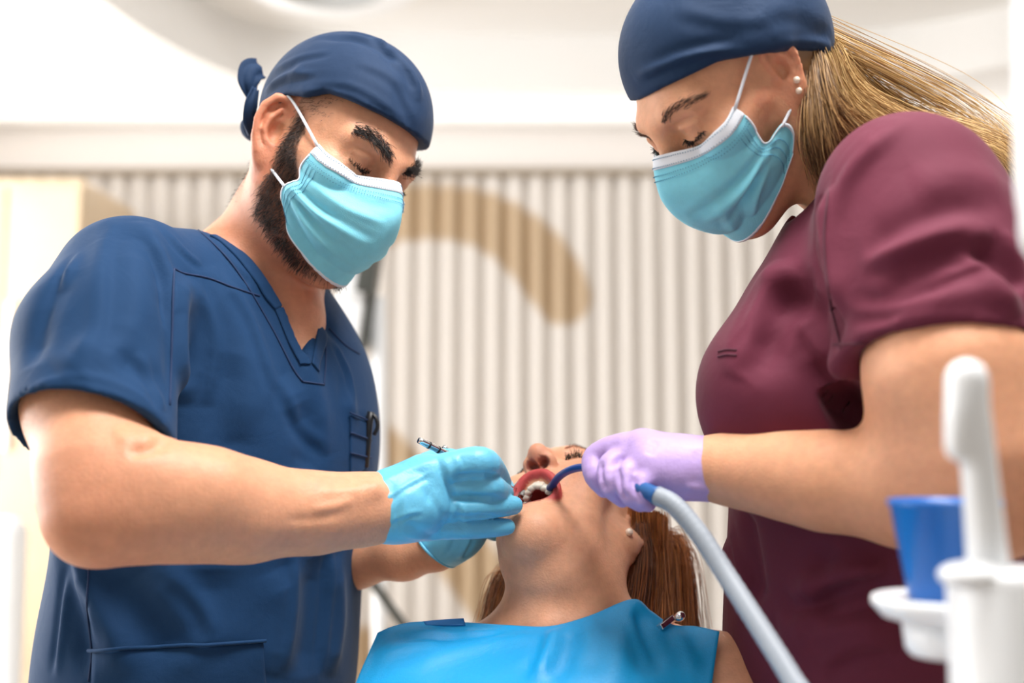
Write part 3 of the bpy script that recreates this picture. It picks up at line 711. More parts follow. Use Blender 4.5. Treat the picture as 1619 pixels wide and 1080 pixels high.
# neckband
def neck_edge(P0, P1, n, off): return [P0 + (P1 - P0) * t for t in np.linspace(0, 1, n)]
def band(P0, P1, wd, away, name='neckband'):
    rows = []
    sdv = unit(np.cross(P1 - P0, nv)); sdv = sdv if sdv @ away > 0 else -sdv
    for t in np.linspace(0, 1, 30):
        p = P0 + (P1 - P0) * t; row = []
        for u in np.linspace(.02, 1, 7):
            h, n = top.near(p + sdv * wd * u + nv * .02)
            row.append(h + (n if n @ nv > -.2 else nv) * .0022)
        rows.append(row)
    g = grid_mesh(np.array(rows)); g.smooth(2, .4)
    if (g.normals() @ nv).sum() < 0: g.Q = g.Q[:, ::-1].copy()
    return solid(g.obj(name, m_navy, to), .003)
band(A, Pm, .022, A - C); band(Pm, B, .022, A - C); band(C, B, .020, C - A)
seam(top, [(300, 352), (365, 415), (425, 510), (462, 580), (478, 603)]).obj('seam', m_seam, to)
seam(top, [(478, 603), (512, 608)]).obj('seam', m_seam, to); seam(top, [(512, 608), (515, 560), (512, 500)]).obj('seam', m_seam, to)
seam(top, [(275, 425), (290, 432), (330, 440), (370, 455), (410, 468)]).obj('seam', m_seam, to)
seam(top, [(275, 425), (272, 520), (268, 640)]).obj('seam', m_seam, to)
seam(top, [(520, 520), (545, 545), (568, 560)]).obj('seam', m_seam, to)
seam(top, [(140, 900), (138, 960), (145, 1030), (140, 1078)]).obj('seam', m_seam, to)
# lower pocket and chest pocket
P = patch(top, ((145, 1028), (420, 1012), (425, 1095), (140, 1100)), 24, 12, .003); g = grid_mesh(P); g.smooth(2)
if (g.normals() @ C_F).sum() > 0: g.Q = g.Q[:, ::-1].copy()
po = solid(g.obj('lower_pocket', m_navy, to), .004); tube(resamp(P[0] + C_F * -.002, 40), .0018, 8).obj('pocket_hem', m_navy, po)
P = patch(top, ((551, 652), (584, 668), (580, 745), (551, 760)), 10, 14, .002); g = grid_mesh(P); g.smooth(2)
if (g.normals() @ C_F).sum() > 0: g.Q = g.Q[:, ::-1].copy()
po = solid(g.obj('chest_pocket', m_navy, to), .003)
for i in range(3): seam(top, [(551, 652 + i * 32), (584, 668 + i * 28)], lift=.003).obj('pocket_seam', m_seam, po)
# pen clipped in the chest pocket
h, n = top.hit(578, 668); pen = empty('pen', h, 'black pen clip sticking out of the navy chest pocket', 'pen')
q = W(588, 668, np.dot(h - C_O, C_F)); sidev = V3(.012, -.006, 0)
tube([h + [0, 0, -.05], h + [.004, 0, 0], h + [.006, 0, .012]], .0042, 12).obj('barrel', m_black, pen)
tube(resamp([h + [.004, 0, .010], h + [.011, -.002, .006], h + [.014, -.003, -.004], h + [.010, -.002, -.014]], 16), .0024, 8).obj('clip', m_black, pen)
# trousers and shoes
f = Field((-.66, 1.0, .04), (.02, 1.6, .95), .012)
for sg in (-1, 1):
    hp = V3(*(W(318, 1150, 1.275) * [1, 1, 0] + [0, 0, .84])) + Lt * sg * .09
    f.chain([(hp, .10), (hp + [0, 0, -.4], .075), (hp + [0, 0, -.76], .062)], .03)
f.ell(V3(*(W(318, 1150, 1.275) * [1, 1, 0] + [0, 0, .84])), RT, (.18, .13, .12), .05)
f.mesh(2).obj('trousers', m_trou, man)
for sg in (-1, 1):
    hp = W(318, 1150, 1.275) * [1, 1, 0] + Lt * [1, 1, 0] * sg * .09
    f = Field(hp + [-.2, -.22, -.0], hp + [.25, .15, .13], .007); f.chain([(hp + [0, 0, .05], .045), (hp + Ft * [1, 1, 0] * .14 + [0, 0, .042], .038)], .02); f.chain([(hp + [0, 0, .05], .05), (hp + [0, 0, .08], .05)], .02)
    f.cut(lambda X, Y, Z: .004 - Z + 0 * X + 0 * Y); f.mesh(1).obj('shoe', m_shoe, man)

# ---- cap
f = Field(H1.T - .17, H1.T + .19, .0024)
Ecap = lambda c, r, kk=.02: f.ell(H1.w(*c), H1.R, np.array(r), kk)
Ecap((-.010, 0, .050), (.102, .083, .094)); Ecap((.02, 0, .045), (.074, .075, .085), .02)
Rl = H1.R; Tl = H1.T
def brim(X, Y, Z):
    x = (X - Tl[0]) * Rl[0, 0] + (Y - Tl[1]) * Rl[1, 0] + (Z - Tl[2]) * Rl[2, 0]; y = (X - Tl[0]) * Rl[0, 1] + (Y - Tl[1]) * Rl[1, 1] + (Z - Tl[2]) * Rl[2, 1]; z = (X - Tl[0]) * Rl[0, 2] + (Y - Tl[1]) * Rl[1, 2] + (Z - Tl[2]) * Rl[2, 2]
    zb = np.interp(x, [-.12, -.06, -.035, -.015, .012, .03, .06, .10, .12], [-.035, -.02, .005, .036, .042, .056, .060, .062, .060])
    return (zb - z) * .8
f.cut(brim, .002)
f.ell(H1.w(-.012, 0, .040), H1.R, (.097, .0755, .084), .002, sub=True)
cap = f.mesh(2)
folds(cap, [([(540, 50), (590, 62), (628, 92)], .0022, .004, 1), ([(600, 70), (640, 105), (664, 152)], .0022, .004, 1), ([(415, 125), (470, 95), (525, 84)], .0012, .004, 1), ([(408, 157), (450, 126), (500, 118)], .0016, .0035, 1), ([(480, 132), (560, 142), (640, 192)], .0012, .004, 1), ([(560, 100), (620, 130), (655, 190)], .001, .005, 1), ([(500, 60), (560, 62), (600, 78), (625, 95)], -.004, .005), ([(540, 52), (590, 64), (610, 75)], .004, .004), ([(620, 90), (650, 120), (665, 160)], .003, .005), ([(600, 85), (640, 120), (655, 180)], -.003, .006),
    ([(405, 160), (430, 125), (470, 105)], -.002, .005), ([(412, 150), (445, 120), (480, 110)], .002, .004), ([(430, 140), (500, 128), (560, 150)], -.0018, .006), ([(470, 138), (540, 150), (600, 180)], .0015, .006), ([(630, 130), (640, 170), (655, 215)], -.002, .006)])
co = cap.obj('scrub_cap', m_navycap, man)
brl = [H1.w(x, -.0, z) for x, z in ((0, 0),)]
# ties knotted at the back of the cap
def flap(pts, wd, nrm, name, par, mt, th=.002):
    P = resamp(pts, 24); T = np.gradient(P, axis=0); T /= np.linalg.norm(T, axis=1, keepdims=True); sdv = np.cross(T, nrm); sdv /= np.linalg.norm(sdv, axis=1, keepdims=True)
    wv = np.interp(np.linspace(0, 1, 24), np.linspace(0, 1, len(wd)), wd)
    g = grid_mesh(np.stack([P + sdv * (wv * u)[:, None] + np.asarray(nrm) * (.003 * math.cos(u * 5)) for u in np.linspace(-1, 1, 7)], 1)); return solid(g.obj(name, mt, par), th, 0)
dk = np.dot(H1.w(-.1, -.02, .0) - C_O, C_F)
flap([W(412, 108, dk), W(398, 112, dk - .01), W(393, 130, dk - .015), W(398, 158, dk - .01)], [.012, .014, .012, .004], unit(V3(.5, -.85, .1)), 'tie', co, m_navycap)
flap([W(404, 140, dk - .03), W(397, 165, dk - .035), W(394, 190, dk - .03), W(397, 212, dk - .02)], [.004, .008, .009, .003], unit(V3(.75, -.65, .1)), 'tie', co, m_navycap)
kn = H1.w(-.108, -.02, -.005); f = Field(kn - .04, kn + .04, .003); f.ell(kn, H1.R, (.014, .02, .014)); f.mesh(1).obj('knot', m_navycap, co)

# ---- gloves
def glove(fingers, palm, wrist, cuff_dir, cuff_r, cell, mt, par, wr_folds=(), pad=.03, cuffpts=None, k=.006):
    P = np.array([p[0] for fg in fingers + palm for p in fg] + [wrist[0], wrist[0] + cuff_dir * .05]); f = Field(P.min(0) - .05, P.max(0) + .05, cell)
    for pl in palm: f.chain(pl, .014, kin=.012)
    for fg in fingers: f.chain(rs(fg, 14), k, kin=.0006)
    return f
hR = dict(
    idx=[S(688, 746, 1.085, 26), S(735, 734, 1.088, 25.5), S(763, 733, 1.092, 26), S(782, 745, 1.125, 19), S(796, 762, 1.155, 13)],
    mid=[S(684, 772, 1.09, 24), S(740, 771, 1.094, 22), S(775, 772, 1.10, 22), S(790, 778, 1.125, 18), S(800, 780, 1.15, 13)],
    rng=[S(680, 800, 1.09, 27), S(735, 801, 1.092, 22), S(765, 802, 1.10, 19.5), S(795, 800, 1.115, 17), S(812, 799, 1.125, 15)],
    pin=[S(676, 828, 1.10, 26), S(725, 834, 1.10, 19), S(760, 835, 1.108, 16.5), S(785, 834, 1.115, 15), S(802, 833, 1.12, 13)],
    thb=[S(640, 765, 1.11, 26), S(680, 735, 1.14, 22), S(712, 726, 1.16, 17), S(742, 738, 1.17, 14)])
pal = [[S(612, 803, 1.08, 44), S(640, 802, 1.08, 46), S(676, 795, 1.085, 40)], [S(630, 780, 1.08, 34), S(685, 752, 1.085, 30)], [S(625, 822, 1.085, 32), S(676, 830, 1.10, 26)], [S(620, 770, 1.085, 26), S(665, 742, 1.09, 22)]]
gl = empty('glove_tmp', (0, 0, 0)) if False else None
cuff0 = W(582, 805, 1.07); fwd = unit(W(640, 801, 1.08) - cuff0)
f = glove(list(hR.values()), pal, (cuff0, .03), -fwd, .03, .0017, m_gblue, man, k=.0016)
f.chain([(cuff0 - fwd * .003, 53 * 1.07 / F_PX), S(612, 803, 1.075, 49), S(650, 800, 1.08, 46)], .012)
f.put(lambda X, Y, Z: ((X - cuff0[0]) * fwd[0] + (Y - cuff0[1]) * fwd[1] + (Z - cuff0[2]) * fwd[2]) + 0 * X, cuff0 - .06, cuff0 + .06, .002, sub=True)
f.chain([(cuff0 - fwd * .02, .0295), (cuff0 + fwd * .012, .0272)], .003, sub=True)
gv = f.mesh(2)
folds(gv, [([(715, 754), (750, 753), (790, 752)], -.0045, .0026), ([(715, 788), (750, 788), (795, 787)], -.0045, .0026), ([(715, 819), (750, 819), (800, 817)], -.004, .0026), ([(600, 800), (640, 772), (684, 748)], .0009, .002, 1), ([(615, 830), (645, 815), (670, 812)], .0009, .002, 1), ([(630, 845), (625, 820), (632, 790)], .0009, .002, 1), ([(725, 745), (728, 735), (724, 720)], .001, .002, 1), ([(600, 765), (640, 745), (690, 728)], .0012, .003), ([(690, 722), (705, 760), (720, 800), (730, 840)], -.0022, .003), ([(700, 720), (714, 760), (728, 800), (740, 840)], .0016, .003), ([(668, 770), (690, 800), (705, 840)], -.0012, .003),
    ([(620, 760), (622, 800), (618, 845)], -.0014, .003), ([(640, 825), (665, 840), (690, 852)], -.0015, .003), ([(650, 770), (640, 800), (648, 830)], .001, .004), ([(630, 840), (660, 850), (700, 852)], .0015, .003), ([(660, 745), (680, 770), (676, 800)], -.001, .003)])
go = gv.obj('glove', m_gblue, man)
ringR = [cuff0 + (math.cos(a) * V3(0, .2, 1) * .0305 + math.sin(a) * unit(np.cross(fwd, V3(0, .2, 1))) * .030) for a in np.linspace(0, 2 * math.pi, 40)]
tube(ringR, .0014, 8, caps=False).obj('cuff_bead', m_gblue, go)
# left hand, behind the right one
hL = dict(idx=[S(745, 800, 1.235, 24), S(778, 778, 1.235, 20), S(795, 770, 1.225, 17), S(802, 782, 1.205, 14)], mid=[S(748, 812, 1.24, 24), S(790, 800, 1.24, 19), S(806, 800, 1.225, 16), S(806, 806, 1.205, 13)],
          rng=[S(748, 824, 1.245, 23), S(785, 822, 1.26, 18), S(795, 830, 1.25, 15)], pin=[S(742, 836, 1.25, 20), S(772, 836, 1.27, 16), S(782, 842, 1.26, 14)], thb=[S(715, 815, 1.215, 22), S(735, 770, 1.195, 18), S(765, 765, 1.19, 15), S(785, 778, 1.19, 13)])
palL = [[S(712, 856, 1.225, 34), S(735, 836, 1.23, 34), S(745, 815, 1.24, 30)]]
cuffL = W(690, 869, 1.235); fwL = unit(W(725, 828, 1.23) - cuffL)
f = glove(list(hL.values()), palL, (cuffL, .03), -fwL, .03, .002, m_gblue, man)
f.chain([(cuffL, .0262), S(722, 850, 1.228, 36)], .01)
f.put(lambda X, Y, Z: ((X - cuffL[0]) * fwL[0] + (Y - cuffL[1]) * fwL[1] + (Z - cuffL[2]) * fwL[2]) + 0 * X, cuffL - .06, cuffL + .06, .002, sub=True)
g2 = f.mesh(2); folds(g2, [([(700, 882), (712, 868), (722, 850)], -.0015, .002), ([(725, 884), (735, 866), (742, 850)], .002, .0025), ([(733, 882), (743, 866), (750, 850)], -.002, .002)])
go2 = g2.obj('glove', m_gblue, man)
tube([cuffL + (math.cos(a) * unit(np.cross(fwL, V3(0, 1, 0))) + math.sin(a) * unit(np.cross(fwL, np.cross(fwL, V3(0, 1, 0))))) * .0265 for a in np.linspace(0, 2 * math.pi, 40)], .0016, 8, caps=False).obj('cuff_bead', m_gblue, go2)

# ------------------------------------------------------------------ the patient
pat = empty('person', (.03, .8, .55), 'woman patient with auburn hair lying back with her mouth wide open', 'person')
H2 = Head(frame((-.32, -.165, .932), (.893, -.375, .242)), V3(.0667, 1.265, -.0843 + CAMZ), .95)
JA = math.radians(15)
def jaw(x, y, z):
    a, b = x + .005, z + .005; return (a * math.cos(JA) + b * math.sin(JA) - .005, y, -a * math.sin(JA) + b * math.cos(JA) - .005)
Dp = unit(V3(.0, -.74, -.67)); Np = unit(V3(0, -.67, .74)); Lp = V3(1, 0, 0)
RP = np.stack([Lp, Np, Dp], 1)
NP = W(893, 1000, 1.185); pSR, pSL = W(645, 1092, 1.13), W(1160, 1096, 1.105)
midS = (pSR + pSL) / 2
f = Field((-.30, .52, .64), (.38, 1.40, 1.34), .0025)
k2 = H2.s; E = lambda c, r, kk=.02, **kw: f.ell(H2.w(*c), H2.R, np.array(r) * k2, kk * k2, **kw)
Cc = lambda pts, kk=.01, **kw: f.chain([(H2.w(*p[:3]), p[3] * k2) for p in pts], kk * k2, **kw)
E((-.012, 0, .042), (.096, .068, .086)); E((.034, 0, .005), (.056, .053, .085), .025)
for y in (-1, 1):
    Cc([(-.004, y * .044, -.020, .014), (*jaw(.000, y * .042, -.056), .014), (*jaw(.036, y * .032, -.086), .015), (*jaw(.068, y * .010, -.104), .014)], .03)
    E((.058, y * .042, -.020), (.024, .020, .018), .025)
    Cc([(.055, y * .046, -.028, .014), (*jaw(.045, y * .044, -.06), .014)], .03)                    # cheek stretched over the open jaw
E(jaw(.030, 0, -.060), (.046, .044, .05), .03)
E(jaw(.070, 0, -.101), (.018, .021, .016), .02)
Cc([(.064, -.044, .028, .009), (.079, -.02, .030, .009), (.079, .02, .030, .009), (.064, .044, .028, .009)], .02)
for y in (-1, 1):
    E((.093, y * .031, .009), (.015, .019, .011), .014, sub=True); E((.0705, y * .032, .009), (.0145, .0165, .0135), .004)
    Cc([(.0800, y * .018, .003, .0026), (.0845, y * .031, -.0005, .0028), (.0765, y * .046, .003, .0026)], .004)
Cc([(.086, 0, .020, .0075), (.098, 0, -.002, .0075), (.106, 0, -.022, .0085)], .014)
E((.102, 0, -.025), (.0125, .0115, .0095), .008)
for y in (-1, 1): E((.093, y * .0135, -.029), (.0105, .0070, .0080), .006)
E((.073, 0, -.044), (.014, .026, .012), .012)
LIP = np.array([(.0880, 0, -.0520), (.0875, .007, -.0510), (.0850, .0145, -.0545), (.0780, .0225, -.0620), (.0685, .0260, -.0720), (.0630, .0225, -.0830), (.0610, .0120, -.0905), (.0612, 0, -.0930)])
LIPF = np.concatenate([LIP, (LIP * [1, -1, 1])[-2:0:-1], LIP[:1]])
mn = unit(np.array([.87, 0, -.5])); mt_ = np.array([.5, 0, .87]); Rm_ = H2.R @ np.stack([mn, [0, 1, 0], mt_], 1)
f.chain([(p, .0042 * k2) for p in H2.W(resamp(LIPF, 40))], .004, kin=.001)
f.ell(H2.w(.056, 0, -.0722), Rm_, np.array((.055, .0232, .0182)) * k2, .002, sub=True)
f.chain([(p, .0042 * k2) for p in H2.W(resamp(LIPF, 40))], .003, kin=.001)
f.ell(H2.w(.045, 0, -.066), Rm_, np.array((.030, .024, .022)) * k2, .003, sub=True)
for y in (-1, 1): f.chain([(H2.w(.0985, y * .0082, -.041), .0056), (H2.w(.092, y * .0072, -.030), .0044)], .0015, sub=True)
e2 = H2.ear(f, 1, .95, .4, .0665); H2.ear(f, -1, .95, .4, .0665)
f.chain([(H2.w(-.02, 0, -.04), .056), (H2.w(-.025, .004, -.085), .051), (NP + [.010, 0, 0], .049), (NP + Dp * .06 - Np * .02, .065)], .02)
f.chain([(H2.w(*jaw(.055, 0, -.095)), .022), (H2.w(.01, 0, -.10), .034)], .035)
f.chain([(H2.w(-.02, .055, -.03), .014), (W(925, 1000, 1.12), .013)], .03); f.chain([(H2.w(-.02, -.055, -.03), .014), (W(868, 1000, 1.12), .013)], .03)
f.chain([(NP + [0, .0, -.01], .05), (pSL + [-.03, .02, .01], .045)], .04); f.chain([(NP + [0, 0, -.01], .05), (pSR + [.03, .02, .0], .045)], .04)
f.chain([(pSL, .052), (pSL + Dp * .14 + [.03, 0, 0], .045), (pSL + Dp * .26 + [.04, 0, -.01], .037)], .03, kin=.02)
f.chain([(pSR, .050), (pSR + Dp * .14 + [-.03, 0, 0], .045), (pSR + Dp * .26 + [-.04, 0, -.01], .037)], .03, kin=.02)
for sg, sh in ((1, pSL), (-1, pSR)):                                        # forearms and hands resting on the lap
    el_ = sh + Dp * .26 + [sg * .04, 0, -.01]; wr_ = midS + Dp * .46 + Np * .115 + [sg * .115, 0, 0]; kn_ = midS + Dp * .485 + Np * .13 + [sg * .04, 0, 0]
    f.chain(rs([(el_, .037), (el_ * .6 + wr_ * .4, .036), (wr_, .024)], 10), .02, kin=.001); f.chain([(wr_, .023), (wr_ * .4 + kn_ * .6, .026), (kn_, .022)], .012)
    for i in range(4):
        b_ = kn_ + Dp * (-.024 + .016 * i) - Np * .004; fw_ = unit(kn_ - wr_)
        f.chain(rs([(b_, .0095), (b_ + fw_ * .032, .009), (b_ + fw_ * (.06 - .004 * abs(i - 1)) - Np * .014, .0075)], 8), .003, kin=.0005)
    f.chain(rs([(wr_ * .6 + kn_ * .4 - Dp * .018, .013), (kn_ - Dp * .042, .010), (kn_ - Dp * .045 + unit(kn_ - wr_) * .028, .008)], 8), .006, kin=.0005)
f.ell(midS + Dp * .12 - Np * .035, RP, (.16, .085, .18), .04)
pb = f.mesh(2)
base = np.array(srgb(226, 166, 132)); c = np.tile(base, (len(pb.V), 1)); lv = H2.l(pb.V); x, y, z = lv.T
d, _ = seg_dist(lv, resamp(LIPF, 60)); c = blend(c, sm(.0080, .0058, d), srgb(190, 74, 74))
ins = ((((lv - [.056, 0, -.070]) @ np.stack([mn, [0, 1, 0], mt_], 1)) / [.060, .0245, .0200]) ** 2).sum(1) < 1; c = blend(c, ins * (d > .0035) * 1.0, srgb(150, 62, 58))
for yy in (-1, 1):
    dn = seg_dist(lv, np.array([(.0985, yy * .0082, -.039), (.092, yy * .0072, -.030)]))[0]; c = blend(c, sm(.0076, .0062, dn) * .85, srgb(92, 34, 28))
c = blend(c, np.exp(-((x - .105) ** 2 + y ** 2 + (z + .025) ** 2) / .0003) * .35, srgb(216, 120, 104))
c = blend(c, np.exp(-((x - .06) ** 2 + (np.abs(y) - .045) ** 2 + (z + .025) ** 2) / .0008) * .25, srgb(226, 150, 124))
pb.col = c; pb.obj('body', m_skin, pat)
# teeth: upper arch, each tooth its own piece; tongue
tt = None
for i in range(-6, 7):
    a = i * .235; px_, py_ = .040 + .040 * math.cos(a), .0205 * math.sin(a) / .98
    q = H2.w(px_ - .003, py_, -.0605 + .001 * abs(i) * .3 - .004 * abs(math.sin(a))); fw = unit(H2.R @ np.array([math.cos(a), math.sin(a), 0])); ff = Field(q - .012, q + .012, .0012)
    Rt = np.stack([fw, np.cross(H2.R[:, 2], fw), H2.R[:, 2]], 1); ff.box(q, Rt, (.0034, .0047 if abs(i) < 2 else .0043, .0066), .0026)
    ff.mesh(1).obj('tooth', m_teeth, pat)
for i in range(-4, 5):
    a = i * .3; q = H2.w(*jaw(.036 + .034 * math.cos(a), .019 * math.sin(a), -.071 - .002)); ff = Field(q - .012, q + .012, .0014); fw = unit(H2.R @ np.array([math.cos(a), math.sin(a), 0]))
    Rt = np.stack([fw, np.cross(H2.R[:, 2], fw), H2.R[:, 2]], 1); ff.box(q, Rt, (.003, .0032, .0048), .0026); ff.mesh(1).obj('tooth', m_teeth, pat)
q = H2.w(*jaw(.035, 0, -.066)); ff = Field(q - .05, q + .05, .0022); ff.ell(q, Rm_, np.array((.024, .0155, .009)), .01); ff.mesh(1).obj('tongue', m_tongue, pat)
for sy, sdn in ((1, 18), (-1, 19)):
    hairs(pb, [H2.w(.0835, sy * .019, .0005), H2.w(.0875, sy * .031, -.003), H2.w(.0795, sy * .047, .001)], 90, .009 if sy > 0 else .003, .0004, (.1, .3 * sy), .25, .0012, sdn, False).obj('eyelashes', m_hairblack, pat)
    hairs(pb, [H2.w(.090, sy * .012, .024), H2.w(.086, sy * .028, .032), H2.w(.072, sy * .046, .030)], 120, .005 if sy > 0 else .002, .00022, (.9, .1), .12, .004, sdn + 4, False).obj('eyebrow', mat('brown_hair', srgb(120, 78, 50), .5), pat)
ep = W(990, 843, np.dot(e2(.001, -.026, .006) - C_O, C_F) - .004); q, qn = pb.hit(993, 843); q = q + qn * .002; ff = Field(q - .01, q + .01, .001); ff.ell(q, np.eye(3), (.0042,) * 3); ff.mesh(1).obj('earring', m_gold, pat)
# auburn hair: scalp cap plus strands hanging down behind
ff = Field(H2.T - .16, H2.T + .16, .003); ff.ell(H2.w(-.016, 0, .046), H2.R, (.094, .075, .082), .01); ff.ell(H2.w(-.04, 0, .0), H2.R, (.07, .074, .08), .02)
Rh, Tq = H2.R, H2.T
def hl(X, Y, Z):
    x = (X - Tq[0]) * Rh[0, 0] + (Y - Tq[1]) * Rh[1, 0] + (Z - Tq[2]) * Rh[2, 0]; z = (X - Tq[0]) * Rh[0, 2] + (Y - Tq[1]) * Rh[1, 2] + (Z - Tq[2]) * Rh[2, 2]
    return np.maximum(x - np.interp(z, [-.08, 0, .03, .08, .14], [-.045, -.022, .005, .045, .07]), -.06 - z)
ff.cut(hl, .006); hs = ff.mesh(2); hs.col = np.tile(np.array(srgb(92, 50, 26)), (len(hs.V), 1)); ho = hs.obj('hair', m_auburn, pat)
def tress(n, roots, mids, tips, jit, r, cols, seed, npt=18, wave=.004, drop=None):
    g = np.random.default_rng(seed); out = []; R0, M0, T0 = [resamp(np.array(q), 30) for q in (roots, mids, tips)]
    for i in range(n):
        u = g.random() * 28.99; k = int(u); fr_ = u - k; pick = lambda A: A[k] * (1 - fr_) + A[k + 1] * fr_
        j = g.normal(size=3) * jit; p = [pick(R0) + j * .6, pick(M0) + j + g.normal(size=3) * jit * .3, pick(T0) + j * 1.1 + g.normal(size=3) * jit * .6]
        if drop is not None: p.append(p[-1] + np.array(drop) * (.7 + .6 * g.random()))
        q = resamp(p, npt); ph = g.random() * 6; q = q + np.outer(np.sin(np.linspace(0, 5, npt) + ph), g.normal(size=3)) * wave * .3; out.append(q)
    m = strands(np.array(out), r, r * .5); cc = np.array(cols); w_ = g.random((n, 1)) ** 1.3; colr = cc[0] * (1 - w_) + cc[1] * w_
    m.col = np.repeat(colr, npt * 3, axis=0); return m
au = [srgb(118, 62, 28), srgb(228, 146, 78)]
tress(1500, [H2.w(-.03, .070, -.01), H2.w(-.045, .066, .02), H2.w(-.06, .058, .05), H2.w(-.08, .04, .06)], [W(1002, 880, 1.26), W(1030, 868, 1.27), W(1060, 862, 1.29), W(1078, 868, 1.32)], [W(990, 1010, 1.20), W(1025, 1015, 1.21), W(1070, 1015, 1.23), W(1102, 1010, 1.26)], .006, .0005, au, 31).obj('hair_lock', m_auburn, ho)
tress(350, [H2.w(-.03, .066, -.035), H2.w(-.05, .062, -.03)], [W(992, 900, 1.25), W(1008, 900, 1.26)], [W(985, 1010, 1.2), W(1010, 1015, 1.2)], .005, .0005, [srgb(50, 26, 14), srgb(120, 66, 34)], 32).obj('hair_lock', m_auburn, ho)
tress(450, [H2.w(-.05, -.066, -.02), H2.w(-.07, -.05, .02)], [W(808, 925, 1.27), W(800, 910, 1.30)], [W(785, 1010, 1.2), W(768, 1012, 1.24)], .006, .00045, au, 33).obj('hair_lock', m_auburn, ho)
tress(1000, [W(1002, 800, 1.245), W(1030, 815, 1.26), W(1050, 820, 1.28)], [W(1000, 895, 1.232), W(1025, 900, 1.245), W(1050, 890, 1.26)], [W(985, 1010, 1.19), W(1015, 1015, 1.2), W(1050, 1015, 1.21)], .005, .0005, au, 34).obj('hair_lock', m_auburn, ho)
tress(700, [W(1003, 838, 1.225), W(1020, 830, 1.235)], [W(1001, 895, 1.205), W(1022, 900, 1.215)], [W(982, 1005, 1.17), W(1012, 1015, 1.18)], .004, .0005, [srgb(70, 36, 18), srgb(170, 98, 50)], 35).obj('hair_lock', m_auburn, ho)
# dress body below the bib (hidden in the photo, keeps her lying on the chair)
ff = Field((-.30, -.15, .42), (.36, 1.15, 1.13), .009); ff.ell(midS + Dp * .15 - Np * .03, RP, (.165, .105, .19), .05); ff.ell(midS + Dp * .38 - Np * .03, RP, (.155, .11, .2), .06); hipc = midS + Dp * .50 - Np * .05
for sg in (-1, 1): ff.chain([(hipc + Lp * sg * .085, .095), (hipc + Lp * sg * .10 + [0, -.40, .03], .065)], .05)
ff.cut(lambda X, Y, Z: -((X - midS[0]) * Dp[0] + (Y - midS[1]) * Dp[1] + (Z - midS[2]) * Dp[2]) + .045, .01); ff.mesh(2).obj('dress', m_dress, pat)

# ---- bib
r0 = [(598, 1000, 1.105), (622, 990, 1.12), (660, 983, 1.13), (735, 984, 1.135), (800, 988, 1.125), (868, 990, 1.105), (930, 974, 1.10), (1000, 947, 1.11), (1030, 966, 1.11), (1062, 987, 1.105), (1100, 990, 1.105), (1137, 998, 1.09)]
r0 = np.array([W(*q) for q in r0]); rows = [r0]
xs = np.linspace(-1, 1, len(r0))
for s_, lift in ((.018, .010), (.05, .022), (.10, .028), (.18, .022), (.30, .012), (.42, .01)):
    t = min(s_ / .1, 1); flat = midS + V3(-.02, 0, 0) + Dp * (.02 + s_) + Np * (.055 + .04 * min(s_ / .18, 1)) + np.outer(np.where(xs > 0, xs * .128, xs * .21), [1, 0, 0]) - np.outer(np.abs(xs) ** 3, Np) * .06
    rows.append((r0 + Dp * s_ + Np * lift) * (1 - t) + (flat + Np * lift * .4) * t)
P = net(rows, 80, 60); bm = grid_mesh(P)
if (bm.normals() @ Np).sum() < 0: bm.Q = bm.Q[:, ::-1].copy()
folds(bm, [([(873, 994), (862, 1030), (840, 1076)], .0045, .006, 1), ([(640, 1000), (720, 1005), (800, 1000)], .002, .004, 1), ([(1003, 955), (1015, 1000), (1040, 1060)], -.003, .006, 1), ([(870, 995), (860, 1030), (845, 1078)], .006, .006), ([(905, 990), (900, 1030), (880, 1078)], -.004, .008), ([(1000, 955), (1005, 1000), (1030, 1070)], -.006, .010), ([(960, 970), (950, 1020), (930, 1070)], -.003, .010), ([(620, 1010), (680, 1010), (740, 1000)], -.003, .005), ([(650, 1050), (760, 1020), (860, 1005)], .003, .008), ([(1062, 992), (1085, 1030), (1100, 1070)], .003, .006), ([(590, 1040), (650, 1020), (700, 1015)], .003, .006)])
bib = empty('dental_bib', midS, 'bright blue paper bib clipped over the lying patient', 'bib')
solid(bm.obj('sheet', m_bib, bib), .0012)
fl = [[W(668, 984, 1.132), W(700, 981, 1.134), W(733, 979, 1.136)], [W(672, 990, 1.126), W(702, 990, 1.126), W(736, 990, 1.128)]]
solid(grid_mesh(net(fl, 12, 6)).obj('turned_corner', m_bibd, bib), .0012)
q = W(1052, 985, 1.10); ax = unit(W(1075, 972, 1.11) - W(1050, 992, 1.09)); Rc = np.stack([ax, unit(np.cross(ax, [0, 1, 0])), np.cross(ax, unit(np.cross(ax, [0, 1, 0])))], 1)
cl = bevel(cube(q, (.011, .0028, .004), Rc).obj('clip', m_steel, bib, False), .001)
cq = W(1074, 975, 1.11); ff = Field(cq - .012, cq + .012, .0012); ff.ell(cq, Rc, (.0065, .005, .006)); ff.mesh(1).obj('clip_head', m_steel, cl)
chn = resamp([cq, W(1040, 1000, 1.17), W(960, 1010, 1.27), W(860, 1008, 1.27), W(790, 1000, 1.22), W(705, 988, 1.14)], 30); tube(chn, .0012, 6).obj('neck_chain', m_steel, bib)

